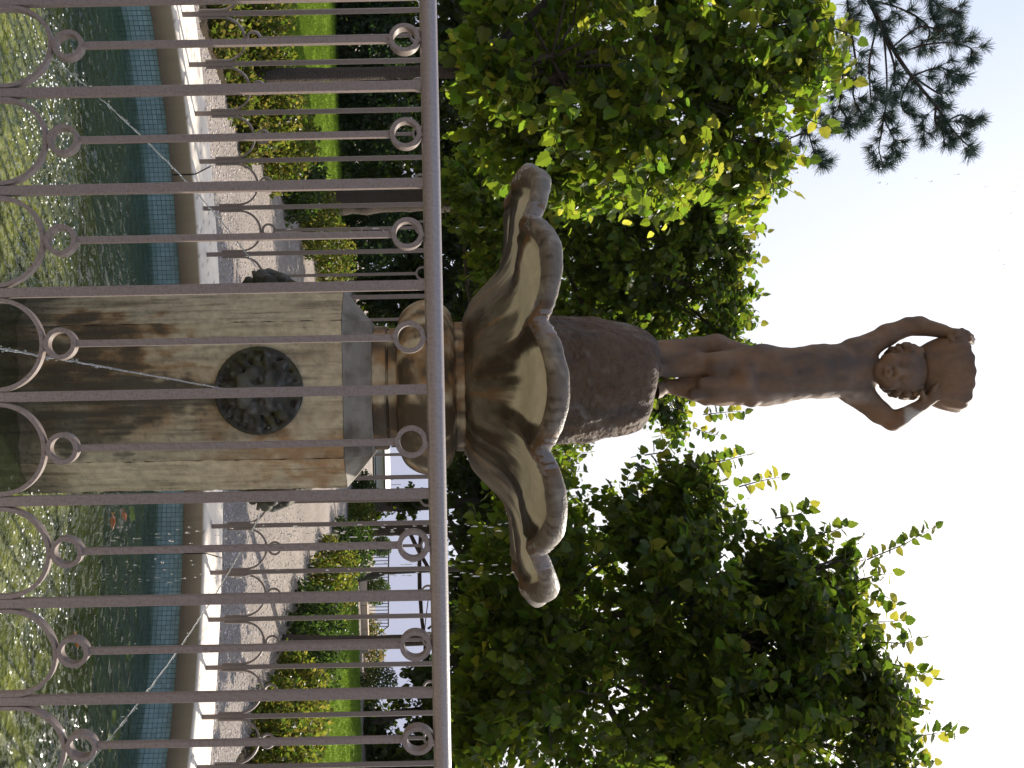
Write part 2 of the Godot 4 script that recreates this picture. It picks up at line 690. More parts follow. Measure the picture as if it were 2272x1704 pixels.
func railing() -> void:
	var o := thing("pool_railing", "brownish grey iron railing with rings and arches around the oval pool", "railing")
	var n := 54
	var angs := even_angles(FA, FB, n * 2)
	var thick := MB.new()
	var ch := func(w: float, d: float, e: float) -> PackedVector2Array:
		w /= 2
		d /= 2
		return PackedVector2Array([Vector2(-w + e, -d), Vector2(w - e, -d), Vector2(w, -d + e), Vector2(w, d - e), Vector2(w - e, d), Vector2(-w + e, d), Vector2(-w, d - e), Vector2(-w, -d + e)])
	# standing bars: travel up, side = x, up = -z (seen from above)
	var sd := func(_j): return Vector3.RIGHT
	var uu := func(_j): return Vector3(0, 0, -1)
	thick.sweep(PackedVector3Array([Vector3(0, TOP - 0.01, 0), Vector3(0, EYE - 0.012, 0)]), sd, uu, ch.call(0.0205, 0.014, 0.0015))
	var thick_m := thick.mesh()
	var thin := MB.new()
	thin.sweep(PackedVector3Array([Vector3(0, EYE - 0.7565 + 0.0305, 0), Vector3(0, EYE - 0.083 + 0.002, 0)]), sd, uu, ch.call(0.0137, 0.012, 0.0012))
	var thin_m := thin.mesh()
	var ring := MB.new()
	ring.band(Vector3.ZERO, 0.0325, 0.0232, 0.021, 0.0, TAU, 40)
	for sg in [-1.0, 1.0]:
		ring.box(Vector3(0.004 * sg, 0.0325 * sg, 0.003), Vector3(0.008, 0.005, 0.011), Basis(Vector3(0, 0, 1), 0.4 * sg))
	var ring_m := ring.mesh()
	var bar := mat(0.5)
	bar.albedo_color = M.iron.albedo_color
	for k in n:
		var ang := angs[k * 2]
		var q := ell(FA, FB, ang)
		var nrm := outward(FA, FB, ang)
		var b := Basis(Vector3.UP.cross(nrm), Vector3.UP, nrm)
		part(o, "thick_bar", thick_m, M.iron, Transform3D(b, q))
		var ang2 := angs[k * 2 + 1]
		var q2 := ell(FA, FB, ang2)
		var n2 := outward(FA, FB, ang2)
		var b2 := Basis(Vector3.UP.cross(n2), Vector3.UP, n2)
		var lean := b2.rotated(b2.y, R.randf_range(-0.03, 0.03))
		part(o, "thin_bar", thin_m, M.iron, Transform3D(lean, q2))
		part(o, "lower_ring", ring_m, M.iron, Transform3D(lean, q2 + Vector3(0, EYE - 0.7565, 0)))
		part(o, "upper_ring", ring_m, M.iron, Transform3D(lean, q2 + Vector3(0, EYE - 0.051, 0)))
		# the arch between this thick bar and the next
		var q3 := ell(FA, FB, angs[(k * 2 + 2) % (n * 2)])
		var half := q.distance_to(q3) / 2.0
		var ro := half - 0.0107
		var arch := MB.new()
		var top := EYE - 0.79
		var sy := top - ro
		arch.band(Vector3(0, sy, 0), ro, ro - 0.0085, 0.016, 0.0, PI, 30)
		for sg in [-1.0, 1.0]:
			arch.box(Vector3(sg * (ro - 0.00425), (sy + EYE - 0.977) / 2.0, 0), Vector3(0.0085, sy - EYE + 0.977, 0.016))
		var dir := (q3 - q).normalized()
		var ab := Basis(dir, Vector3.UP, dir.cross(Vector3.UP))
		part(o, "arch", arch.mesh(), M.iron, Transform3D(ab, (q + q3) / 2.0))
	var rail := MB.new()
	var s := 360
	rail.grid(20, s, func(u, w):
		var ang: float = w * TAU
		var a: float = u * TAU
		var d := outward(FA, FB, ang)
		return ell(FA, FB, ang) + Vector3(0, EYE, 0) + (Vector3.UP * cos(a) + d * sin(a)) * (0.0185 + 0.0002 * nn(ell(FA, FB, ang) + Vector3(a, 0, 0), 6.0)), func(_q, _u, _w): return Color.WHITE, true)
	part(o, "top_rail", rail.mesh(), M.rail)


# ---------------------------------------------------------------- the stone fountain

func stain(q: Vector3, dark: float, rust: float) -> Color:
	var g := 1.0 + 0.25 * nn(q, 5.0) + 0.3 * nn(q, 30.0) + 0.2 * nz.get_noise_3d(q.x * 60.0, q.y * 5.0, q.z * 60.0)
	var col := Color(0.395, 0.32, 0.198) * g
	dark += 0.9 * maxf(0.0, nn(q, 60.0) - 0.22) + 1.2 * maxf(0.0, nz.get_noise_3d(q.x * 50.0, q.y * 3.5, q.z * 50.0) - 0.16) + 0.9 * maxf(0.0, nz.get_noise_3d(q.x * 22.0, q.y * 1.1 + 3.0, q.z * 22.0) - 0.2)
	col = col.lerp(Color(0.23, 0.105, 0.025), clampf(rust, 0, 1) * 0.85)
	return col.lerp(Color(0.035, 0.028, 0.014), clampf(dark, 0, 1) * 0.9)


func fountain() -> void:
	var o := thing("stone_fountain", "tall stained stone fountain with scalloped bowl on chamfered pillar", "fountain")
	# pillar: a square with cut corners, each face a grid of its own
	var h := 0.31
	var e := 0.1
	var cs := [Vector2(-h + e, h), Vector2(h - e, h), Vector2(h, h - e), Vector2(h, -h + e), Vector2(h - e, -h), Vector2(-h + e, -h), Vector2(-h, -h + e), Vector2(-h, h - e)]
	var mb := MB.new()
	for k in 8:
		var p0: Vector2 = cs[k]
		var p1: Vector2 = cs[(k + 1) % 8]
		var front := k == 0
		mb.grid(90 if k % 2 == 0 else 40, 240, func(u, w):
			var q := p0.lerp(p1, u)
			var y := lerpf(0.02, 1.265, w)
			var dent := 0.0012 * nn(Vector3(q.x, y, q.y), 14.0)
			var rim := minf(u, 1.0 - u) * p0.distance_to(p1)
			dent += 0.006 * smoothstep(0.012, 0.0, rim) * maxf(0.0, 0.25 + nn(Vector3(0, y, p0.x + p1.x), 16.0))
			var nr := (p1 - p0).orthogonal().normalized()
			return Vector3(q.x - nr.x * dent, y, q.y - nr.y * dent), func(q, _u, _w):
			var str1 := nz.get_noise_3d(q.x * 13.0 + k * 3.0, q.y * 1.3, q.z * 13.0)
			var str2 := nz.get_noise_3d(q.x * 40.0, q.y * 2.4, q.z * 40.0 + k)
			var blot := nn(q, 7.0)
			var low := smoothstep(0.85, 0.3, q.y)
			var dark := 1.9 * (str1 - 0.12) * (0.4 + low) + 0.5 * maxf(0.0, str2 - 0.15) + 0.55 * low * low + 0.5 * maxf(0.0, nn(q, 45.0) - 0.3)
			var rust := 0.8 * (str1 + 0.25 * blot) * (0.35 + 0.8 * low) + 0.25 * low
			if q.z > 0.2:
				var x: float = q.x
				# what the spout has run down below the mask
				var edge := 0.03 * nn(Vector3(0, q.y, 0), 8.0) + 0.035 * nn(q * Vector3(1, 0.4, 1), 30.0)
				if q.y < 0.93:
					var wd := 0.03 + 0.055 * smoothstep(0.93, 0.45, q.y)
					var in_ := smoothstep(wd + 0.035, wd - 0.015, absf(x - 0.012 - edge))
					dark = maxf(dark, in_ * (0.95 + 0.7 * str2))
					rust = maxf(rust, smoothstep(wd + 0.1, wd, absf(x - 0.012)) * (0.6 + blot))
				# the brown patch low on the left and the dark run on the right
				var pt := Vector2((x + 0.15) / 0.1, (q.y - 0.48) / 0.2).length() + 0.7 * blot + 0.9 * str1 + 0.5 * nn(q * Vector3(1, 0.4, 1), 26.0)
				dark = maxf(dark, 0.9 * smoothstep(1.1, 0.5, pt))
				rust = maxf(rust, smoothstep(1.4, 0.8, pt))
				pt = Vector2((x - 0.13) / 0.06, (q.y - 0.4) / 0.22).length() + 0.8 * blot + 0.9 * str1 + 0.5 * nn(q * Vector3(1, 0.4, 1), 26.0)
				dark = maxf(dark, 0.85 * smoothstep(1.2, 0.5, pt))
				rust = maxf(rust, 0.9 * smoothstep(0.13, 0.0, absf(x - 0.2 + 0.2 * blot)) * smoothstep(0.75, 1.15, q.y + 0.4 * blot + 0.3 * str1))
			if q.y < 0.4:
				dark = maxf(dark, smoothstep(0.42, 0.29, q.y + 0.1 * str1) * 0.8)
			return stain(q, dark, rust))
	part(o, "pillar", mb.mesh(), M.stone)
	# sloping cap stone
	var cap := MB.new()
	var t := 0.212
	for k in 8:
		var p0: Vector2 = cs[k]
		var p1: Vector2 = cs[(k + 1) % 8]
		var q0 := Vector2(signf(p0.x), signf(p0.y)) * t
		var q1 := Vector2(signf(p1.x), signf(p1.y)) * t
		cap.grid(40 if k % 2 == 0 else 20, 24, func(u, w):
			var y := lerpf(1.2665, 1.347, w)
			var q := p0.lerp(p1, u).lerp(q0.lerp(q1, u), w) * 1.004
			return Vector3(q.x, y, q.y), func(q, _u, _w):
			var g := 1.0 + 0.2 * nn(q, 6.0) + 0.2 * nn(q, 26.0)
			var col := Color(0.225, 0.2, 0.16) * g
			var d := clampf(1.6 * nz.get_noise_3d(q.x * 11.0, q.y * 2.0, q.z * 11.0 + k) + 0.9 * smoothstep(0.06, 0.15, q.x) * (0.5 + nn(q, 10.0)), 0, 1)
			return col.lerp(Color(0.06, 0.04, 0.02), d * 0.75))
	var s := cap.v.size()
	for q in [Vector2(-t, t), Vector2(t, t), Vector2(t, -t), Vector2(-t, -t)]:
		cap.p(Vector3(q.x, 1.347, q.y), Color(0.3, 0.28, 0.24))
	cap.quad(s, s + 1, s + 2, s + 3)
	part(o, "cap_stone", cap.mesh(), M.stone)
	var aged := func(q: Vector3, _a, _b) -> Color:
		var run := nz.get_noise_3d(q.x * 9.0, q.y * 1.5 + 5.0, q.z * 9.0)
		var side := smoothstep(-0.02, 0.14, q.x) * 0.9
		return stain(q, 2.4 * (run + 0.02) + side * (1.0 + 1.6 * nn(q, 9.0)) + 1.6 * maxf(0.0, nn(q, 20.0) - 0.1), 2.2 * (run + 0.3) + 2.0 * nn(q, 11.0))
	var neck := MB.new()
	neck.lathe(spline2([[0.0, 1.345], [0.205, 1.345], [0.208, 1.35], [0.208, 1.386], [0.204, 1.392], [0.19, 1.393], [0.19, 1.398], [0.2, 1.4], [0.2, 1.428], [0.0, 1.43]], 8), 96, aged)
	part(o, "neck", neck.mesh(), M.stone)
	var torus := MB.new()
	torus.lathe(spline(PackedVector2Array([Vector2(0.19, 1.427), Vector2(0.228, 1.431), Vector2(0.262, 1.451), Vector2(0.286, 1.488), Vector2(0.293, 1.526), Vector2(0.284, 1.566), Vector2(0.258, 1.597), Vector2(0.22, 1.612), Vector2(0.19, 1.612)]), 48), 128, aged)
	part(o, "bulging_cushion", torus.mesh(), M.stone)
	var collar := MB.new()
	collar.lathe(spline2([[0.0, 1.61], [0.212, 1.612], [0.217, 1.618], [0.217, 1.64], [0.212, 1.648], [0.0, 1.65]], 6), 96, aged)
	part(o, "collar", collar.mesh(), M.stone)
	bowl(o)
	masks(o)


func spline2(pts: Array, n: int) -> PackedVector2Array:
	var out := PackedVector2Array()
	for i in pts.size() - 1:
		for k in n:
			out.append(Vector2(pts[i][0], pts[i][1]).lerp(Vector2(pts[i + 1][0], pts[i + 1][1]), float(k) / n))
	out.append(Vector2(pts[-1][0], pts[-1][1]))
	return out


func lobe(ang: float) -> float:
	return pow(absf(cos(6.0 * ang)), 0.8)


func bowl(o: Node3D) -> void:
	var mb := MB.new()
	var nv := 110
	var cache := {}
	var nu := 720
	var runs := []
	for k in 12:
		runs.append(R.randf())
	for i in nu + 1:
		var ang := TAU * i / nu
		var L := lobe(ang)
		var pts := PackedVector2Array()
		for q in [[0.2, 0.092], [0.222, 0.096], [0.25, 0.106], [0.29, 0.126], [0.34, 0.168 + 0.006 * L], [0.39, 0.211 + 0.012 * L], [0.45, 0.238 + 0.014 * L], [0.52, 0.246 + 0.02 * L], [0.58, 0.25 + 0.026 * L], [0.618 + 0.006 * L, 0.25 + 0.045 * L],
			[0.636 + 0.014 * L, 0.256 + 0.058 * L], [0.664 + 0.04 * L, 0.253 + 0.046 * L], [0.69 + 0.046 * L, 0.262 + 0.048 * L], [0.696 + 0.044 * L, 0.282 + 0.052 * L], [0.686 + 0.038 * L, 0.305 + 0.053 * L], [0.668 + 0.03 * L, 0.304 + 0.05 * L], [0.64 + 0.02 * L, 0.292 + 0.035 * L],
			[0.6, 0.285 + 0.02 * L], [0.5, 0.275 + 0.012 * L], [0.38, 0.262], [0.24, 0.25], [0.1, 0.248]]:
			pts.append(Vector2(q[0], q[1]))
		cache[i] = spline(pts, nv)
	mb.grid(nu, nv, func(u, w):
		var i := roundi(u * nu)
		var ang := TAU * i / nu
		var q: Vector2 = cache[i][roundi(w * nv)]
		var r := q.x * (1.0 + 0.004 * nn(Vector3(sin(ang), q.y, cos(ang)), 3.0))
		return Vector3(r * sin(ang), EYE + q.y + 0.005 * nn(Vector3(r * sin(ang), q.y, r * cos(ang)), 9.0) + 0.0018 * nn(Vector3(r * sin(ang), q.y, r * cos(ang)), 28.0), r * cos(ang)), func(q, u, w):
		var ang: float = u * TAU
		var L := lobe(ang)
		var r := Vector2(q.x, q.z).length()
		var k := int(floor(ang / (TAU / 12.0) )) % 12
		var g := 1.0 + 0.3 * nn(q, 5.0) + 0.35 * nn(q, 26.0)
		var ray := 1.5 * nz.get_noise_3d(sin(ang) * 9.0, r * 2.2, cos(ang) * 9.0) + 0.5 * nn(q, 14.0)
		var body := Color(0.12, 0.1, 0.07) * g
		var cream := Color(0.5, 0.455, 0.325) * (0.6 + 0.4 * g)
		var lip := Color(0.115, 0.09, 0.064) * (0.4 + 0.6 * g)
		var dark := Color(0.024, 0.017, 0.009)
		var rust := Color(0.2, 0.095, 0.03)
		var col := body
		var sv: float = w * 21.0
		if sv < 10.4:
			# cream hollows in the shade of the lip, dirty ribs between them
			var hollow := smoothstep(0.37, 0.46, r + 0.05 * ray) * smoothstep(0.5, 0.6, L + 0.1 * ray)
			col = col.lerp(cream, hollow)
			var rib := smoothstep(0.62, 0.34, L + 0.12 * ray) * smoothstep(0.3, 0.5, r)
			col = col.lerp(dark, rib * (0.6 + 0.4 * runs[k]))
			col = col.lerp(rust, 0.6 * clampf(ray * 1.7 - 0.15, 0.0, 1.0) * (1.0 - hollow))
			# the wet dark run on the right of the front
			var run := smoothstep(0.36, 0.05, absf(ang - 0.62 + 0.25 * ray)) * (1.0 - hollow * 0.85)
			col = col.lerp(dark, 0.9 * run)
			col = col.lerp(dark, 0.8 * clampf(nn(q + Vector3(4, 0, 0), 6.0) * 2.4 + 0.1, 0.0, 1.0) * (1.0 - hollow))
		elif sv < 17.0:
			col = lip
			var drip := nz.get_noise_3d(sin(ang) * 26.0, q.y * 5.0, cos(ang) * 26.0) + 0.5 * nn(q, 40.0)
			col = col.lerp(dark, 0.75 * clampf(drip * 2.2 - 0.15, 0.0, 1.0) * smoothstep(15.5, 12.5, sv))
			col = col.lerp(Color(0.33, 0.29, 0.22), 0.5 * clampf(nn(q + Vector3(1, 5, 2), 11.0) * 2.0 - 0.2, 0.0, 1.0))
			var nt := smoothstep(0.66, 0.3, L + 0.2 * ray)
			col = col.lerp(dark.lerp(rust, 0.45 + 0.5 * nn(q, 9.0)), nt * 0.9)
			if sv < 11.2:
				col = col.lerp(Color(0.1, 0.06, 0.03), 0.6)  # shading line under the lip, painted into the colour
			col = col.lerp(Color(0.3, 0.26, 0.2), 0.35 * smoothstep(13.2, 14.5, sv))
		else:
			col = Color(0.16, 0.14, 0.1) * g
		return col, true)
	part(o, "scalloped_bowl", mb.mesh(), M.wet)
	# water sheeting over the low places of the rim
	for k in 12:
		var mid := TAU * (k + 0.5) / 12.0
		var film := MB.new()
		film.grid(26, 30, func(u, w):
			var ang: float = mid + (u - 0.5) * 0.17
			var i := posmod(roundi(ang / TAU * nu), nu)
			var q: Vector2 = cache[i][clampi(58 + roundi(w * 34.0), 0, nv)]
			var thick := 0.0035 * sin(PI * u) * sin(PI * clampf(w, 0.02, 0.98)) - 0.0012
			var r := q.x + thick
			return Vector3(r * sin(ang), EYE + q.y + thick + 0.0022 * nn(Vector3(r * sin(ang), q.y, r * cos(ang)), 48.0), r * cos(ang)), func(_q, _u, _w): return Color.WHITE)
		part(o, "water_film", film.mesh(), M.jet)


func masks(o: Node3D) -> void:
	var f := Field.new(Vector3(-0.15, -0.15, -0.02), Vector3(0.15, 0.15, 0.1), 0.0042)
	f.bone(Vector3(0, 0, 0), Vector3(0, 0, 0.001), 0.136, 0.136, 0.004, Vector3(1, 1, 0.1))
	for k in 40:
		var a := TAU * k / 40.0
		f.bone(Vector3(cos(a), sin(a), 0) * 0.127 + Vector3(0, 0, 0.011), Vector3(cos(a + TAU / 40), sin(a + TAU / 40), 0) * 0.127 + Vector3(0, 0, 0.011), 0.007, 0.007, 0.006)
	# mane in curling locks
	for ring in [[0.108, 19, 0.014, 0.013], [0.092, 15, 0.024, 0.015]]:
		for k in ring[1]:
			var a: float = TAU * (k + R.randf() * 0.5) / ring[1] + ring[0] * 20.0
			var d := Vector3(cos(a), sin(a), 0)
			var side := Vector3(-d.y, d.x, 0)
			var p0: Vector3 = d * (ring[0] - 0.022) + Vector3(0, 0.004, ring[2] + 0.006)
			var p1: Vector3 = d * ring[0] + side * 0.009 + Vector3(0, 0.004, ring[2])
			var p2: Vector3 = d * (ring[0] + 0.014) + side * 0.001 + Vector3(0, 0.004, ring[2] - 0.012)
			f.bone(p0, p1, ring[3] * 0.75, ring[3] * 0.8, 0.006)
			f.bone(p1, p2, ring[3] * 0.8, ring[3] * 0.4, 0.006)
	var big := Vector3(1.42, 1.42, 0.95)
	# face: forehead, cheeks, muzzle, nose, brows, jaw
	f.bone(Vector3(0, 0.02, 0.016) * big, Vector3(0, -0.02, 0.02) * big, 0.064, 0.054, 0.013, Vector3(1, 1, 0.8))
	f.bone(Vector3(-0.022, 0.024, 0.066) * big, Vector3(-0.036, 0.03, 0.056) * big, 0.0168, 0.0126, 0.013)
	f.bone(Vector3(0.022, 0.024, 0.066) * big, Vector3(0.036, 0.03, 0.056) * big, 0.0168, 0.0126, 0.013)
	f.bone(Vector3(0, 0.03, 0.066) * big, Vector3(0, -0.008, 0.084) * big, 0.014, 0.0182, 0.0156)
	f.bone(Vector3(-0.014, -0.024, 0.074) * big, Vector3(-0.024, -0.03, 0.062) * big, 0.0238, 0.0182, 0.0104)
	f.bone(Vector3(0.014, -0.024, 0.074) * big, Vector3(0.024, -0.03, 0.062) * big, 0.0238, 0.0182, 0.0104)
	f.bone(Vector3(-0.008, -0.01, 0.09) * big, Vector3(0.008, -0.01, 0.09) * big, 0.0112, 0.0112, 0.0065)
	f.bone(Vector3(0, -0.056, 0.05) * big, Vector3(0, -0.06, 0.046) * big, 0.0252, 0.0196, 0.013)
	f.bone(Vector3(-0.037, -0.006, 0.052) * big, Vector3(-0.037, -0.006, 0.05) * big, 0.0238, 0.0238, 0.0156)
	f.bone(Vector3(0.037, -0.006, 0.052) * big, Vector3(0.037, -0.006, 0.05) * big, 0.0238, 0.0238, 0.0156)
	for sg in [-1.0, 1.0]:
		f.bone(Vector3(sg * 0.024, 0.012, 0.078) * big, Vector3(sg * 0.024, 0.012, 0.076) * big, 0.0119, 0.0119, 0.0052, Vector3.ONE, true)
		f.bone(Vector3(sg * 0.024, 0.012, 0.067) * big, Vector3(sg * 0.024, 0.012, 0.066) * big, 0.0091, 0.0091, 0.0039)
		f.bone(Vector3(sg * 0.05, 0.05, 0.035) * big, Vector3(sg * 0.056, 0.058, 0.034) * big, 0.0196, 0.014, 0.0078)
	f.bone(Vector3(-0.016, -0.043, 0.076) * big, Vector3(0.016, -0.043, 0.076) * big, 0.0098, 0.0098, 0.0052, Vector3.ONE, true)
	var mb := MB.new()
	f.into(mb, func(q):
		var g := 1.0 + 0.35 * nn(q, 22.0)
		var col := Color(0.034, 0.03, 0.022) * g
		col = col.lerp(Color(0.1, 0.1, 0.095), clampf(nn(q + Vector3(3, 0, 0), 30.0) * 1.6 - 0.1, 0.0, 0.8))
		return col.lerp(Color(0.045, 0.042, 0.01), clampf(nn(q, 12.0) * 1.8, 0.0, 0.6)).lerp(Color(0.13, 0.125, 0.105), 0.4 * smoothstep(0.05, 0.09, q.z + 0.012 * nn(q, 40.0))))  # raised features lightened: wear plus painted highlights
	var face := mb.mesh()
	var spout := MB.new()
	spout.tube(PackedVector3Array([Vector3(0, -0.06, 0.05), Vector3(0, -0.061, 0.076), Vector3(0, -0.064, 0.09)]), [0.0075], 12, Color(0.1, 0.09, 0.07))
	var rivet := MB.new()
	rivet.lathe(PackedVector2Array([Vector2(0.0045, 0.0), Vector2(0.004, 0.002), Vector2(0.0028, 0.0032), Vector2(0.0, 0.0036)]), 12, func(_q, _a, _b): return Color(0.16, 0.15, 0.12))
	for k in 4:
		var m := Node3D.new()
		m.name = "lion_mask"
		o.add_child(m, true)
		m.transform = Transform3D(Basis(Vector3.UP, k * PI / 2), Basis(Vector3.UP, k * PI / 2) * Vector3(0.0, 1.01, 0.312))
		if k == 0:
			m.set_meta("label", "dark bronze lion head roundel facing the front railing")
		part(m, "lion_face", face, M.bronze)
		part(m, "spout", spout.mesh() if k == 0 else spout.mesh(), M.bronze)
		for a in [0.25, 2.9, 4.0, 5.4]:
			part(m, "rivet", rivet.mesh(), M.bronze, Transform3D(Basis(Vector3.RIGHT, PI / 2), Vector3(cos(a) * 0.118, sin(a) * 0.118, 0.012)))


# ---------------------------------------------------------------- the boy with the basin

# a point of the statue from its place in the photograph, z metres in front of the fountain's axis
func sp(y: float, x: float, z := 0.0) -> Vector3:
	var up_ := (x - 966.0) - ROLL * (y - 852.0)
	var near := (CAM.z - z) / CAM.z * 0.0015157
	return Vector3((y - (859.0 - ROLL * (x - 966.0))) * near, EYE + up_ * near, z)


const U := 0.0015157


func bronze_color(q: Vector3) -> Color:
	var g := 1.0 + 0.28 * nn(q, 9.0) + 0.2 * nn(q, 34.0)
	var col := Color(0.135, 0.083, 0.049) * g
	col = col.lerp(Color(0.055, 0.046, 0.04), clampf(0.2 + 1.2 * nz.get_noise_3d(q.x * 10.0, q.y * 3.0, q.z * 10.0), 0.0, 0.8))
	col = col.lerp(Color(0.17, 0.085, 0.035), clampf(1.3 * nn(q + Vector3(5, 1, 0), 7.0) - 0.15, 0.0, 0.5))
	return col


func statue() -> void:
	var o := thing("boy_statue", "weathered bronze statue of a boy lifting a shell basin over his head", "statue", Vector3.ZERO)
	# rock under the feet
	var rock := MB.new()
	var prof := [[1168, 150], [1230, 147], [1290, 142], [1350, 134], [1395, 124], [1430, 110], [1446, 96], [1453, 78], [1452, 40], [1451, 2]]
	var pts := PackedVector2Array()
	for q in prof:
		pts.append(Vector2(q[1] * U, EYE + (q[0] - 966.0) * 0.984 * U))
	pts = spline(pts, 70)
	rock.grid(150, 70, func(u, w):
		var q: Vector2 = pts[roundi(w * 70)]
		var a: float = u * TAU
		var sq := 1.0 / pow(pow(absf(sin(a - 0.3)), 3.2) + pow(absf(cos(a - 0.3)), 3.2), 1.0 / 3.2)
		var r := q.x * (0.9 * sq + 0.02)
		var d := Vector3(sin(a), 0, cos(a))
		r *= 1.0 + 0.07 * nn(Vector3(d.x, q.y * 2.0, d.z), 1.7) + 0.045 * nn(Vector3(d.x * 0.3, q.y, d.z * 0.3), 9.0) - 0.035 * absf(nn(Vector3(d.x * 0.3, q.y * 0.7, d.z * 0.3), 22.0))
		return Vector3(d.x * r - 0.02, q.y + 0.02 * d.x * smoothstep(2.2, 2.3, q.y) * -1.0, d.z * r), func(q, _u, _w):
		var g := 1.0 + 0.25 * nn(q, 7.0) + 0.2 * nn(q, 30.0)
		var col := Color(0.078, 0.05, 0.032) * g
		col = col.lerp(Color(0.04, 0.036, 0.03), clampf(1.4 * nz.get_noise_3d(q.x * 9.0, q.y * 2.5, q.z * 9.0), 0.0, 0.75))
		return col.lerp(Color(0.2, 0.18, 0.15), clampf(1.6 * nn(q + Vector3(2, 2, 2), 12.0) - 0.45, 0.0, 0.5)), true)
	part(o, "rock", rock.mesh(), M.rock)
	# body
	var f := Field.new(sp(684, 1430, -0.16) + Vector3(-0.01, 0, 0), Vector3(sp(980, 2125, -0.1).x, sp(980, 2130, -0.1).y, 0.16), 0.0052)
	var b := func(a: Vector3, c: Vector3, ra: float, rb: float, k := 0.02, sq := Vector3.ONE): f.bone(a, c, ra * U, rb * U, k, sq)
	var fl := Vector3(1, 1, 0.74)
	b.call(sp(833, 1692, -0.004), sp(837, 1700, -0.004), 61, 60, 0.02, Vector3(1, 1, 0.72))
	b.call(sp(832, 1740, 0.01), sp(825, 1800, 0.016), 59, 57, 0.03, fl)
	b.call(sp(824, 1840, 0.004), sp(821, 1885, -0.004), 59, 60, 0.03, Vector3(1, 1, 0.68))
	b.call(sp(786, 1898, -0.012), sp(858, 1896, -0.012), 32, 32, 0.03)
	b.call(sp(798, 1868, 0.034), sp(802, 1862, 0.034), 22, 22, 0.025)
	b.call(sp(846, 1868, 0.034), sp(842, 1862, 0.034), 22, 22, 0.025)
	b.call(sp(822, 1910, -0.01), sp(826, 1962, 0.004), 29, 26, 0.02)
	# legs
	b.call(sp(806, 1690, 0.002), sp(812, 1596, 0.018), 42, 30, 0.02)
	b.call(sp(812, 1600, 0.016), sp(812, 1588, 0.024), 29, 27, 0.012)
	b.call(sp(812, 1596, 0.012), sp(811, 1545, -0.004), 28, 27, 0.014)
	b.call(sp(811, 1545, -0.004), sp(822, 1480, 0.0), 27, 16.5, 0.014)
	b.call(sp(823, 1474, -0.012), sp(820, 1458, 0.03), 15, 13, 0.01)
	b.call(sp(820, 1458, 0.03), sp(814, 1450, 0.075), 14, 10, 0.01, Vector3(1.3, 0.9, 1))
	b.call(sp(860, 1690, 0.0), sp(868, 1600, 0.022), 40, 31, 0.02)
	b.call(sp(868, 1604, 0.022), sp(869, 1588, 0.026), 29, 27, 0.012)
	b.call(sp(868, 1598, 0.014), sp(864, 1545, -0.016), 28, 26, 0.014)
	b.call(sp(864, 1545, -0.016), sp(858, 1484, -0.03), 26, 16, 0.014)
	b.call(sp(858, 1480, -0.034), sp(866, 1462, 0.0), 15, 13, 0.01)
	b.call(sp(866, 1462, 0.0), sp(874, 1452, 0.035), 14, 10, 0.01, Vector3(1.3, 0.9, 1))
	# toes
	for k in 5:
		b.call(sp(806 + k * 5.2, 1449, 0.078 + 0.006 * (2 - absf(k - 3))), sp(804 + k * 5.6, 1447, 0.09 + 0.005 * (2 - absf(k - 3))), 4.5, 4.0, 0.003)
		b.call(sp(866 + k * 5.2, 1451, 0.036 + 0.006 * (2 - absf(k - 1))), sp(868 + k * 5.4, 1449, 0.05 + 0.005 * (2 - absf(k - 1))), 4.5, 4.0, 0.003)
	# cloth slung about the hips and hanging to the rock
	b.call(sp(782, 1682, 0.03), sp(836, 1650, 0.062), 17, 20, 0.014)
	b.call(sp(836, 1650, 0.062), sp(888, 1668, 0.03), 20, 16, 0.014)
	b.call(sp(784, 1664, 0.034), sp(842, 1632, 0.058), 12, 15, 0.01)
	b.call(sp(842, 1632, 0.058), sp(886, 1640, 0.03), 15, 12, 0.01)
	b.call(sp(846, 1650, 0.06), sp(850, 1560, 0.044), 17, 13, 0.012)
	b.call(sp(862, 1645, 0.05), sp(876, 1540, 0.03), 15, 13, 0.012)
	b.call(sp(878, 1640, 0.036), sp(884, 1566, 0.012), 14, 16, 0.012)
	b.call(sp(884, 1566, 0.012), sp(876, 1530, 0.0), 14, 8, 0.012)
	b.call(sp(788, 1660, -0.05), sp(768, 1588, -0.06), 22, 24, 0.02)
	b.call(sp(768, 1588, -0.06), sp(774, 1540, -0.06), 25, 24, 0.02)
	b.call(sp(774, 1540, -0.06), sp(784, 1440, -0.05), 24, 28, 0.02)
	b.call(sp(790, 1540, -0.03), sp(792, 1440, -0.02), 12, 22, 0.012)
	# arms
	b.call(sp(783, 1902, -0.012), sp(744, 1968, -0.022), 32, 22, 0.018)
	b.call(sp(744, 1968, -0.022), sp(725, 2016, -0.03), 24, 20, 0.016)
	b.call(sp(725, 2016, -0.03), sp(724, 2040, -0.022), 20, 20.5, 0.012)
	b.call(sp(724, 2040, -0.022), sp(735, 2092, 0.012), 20.5, 15, 0.012)
	b.call(sp(868, 1898, -0.012), sp(916, 1952, 0.008), 33, 23, 0.018)
	b.call(sp(916, 1952, 0.008), sp(935, 1980, 0.016), 23, 20, 0.016)
	b.call(sp(935, 1980, 0.016), sp(926, 2000, 0.03), 20, 18, 0.012)
	b.call(sp(926, 2000, 0.03), sp(898, 2046, 0.042), 18, 13.5, 0.012)
	# navel and the line of the chest
	f.bone(sp(826, 1772, 0.075), sp(826, 1770, 0.075), 0.004, 0.004, 0.006, Vector3.ONE, true)
	f.shake(func(q): return 0.0016 * nn(q, 26.0) + 0.002 * nz.get_noise_3d(q.x * 30.0, q.y * 9.0, q.z * 30.0) * smoothstep(2.7, 2.5, q.y))
	var mb := MB.new()
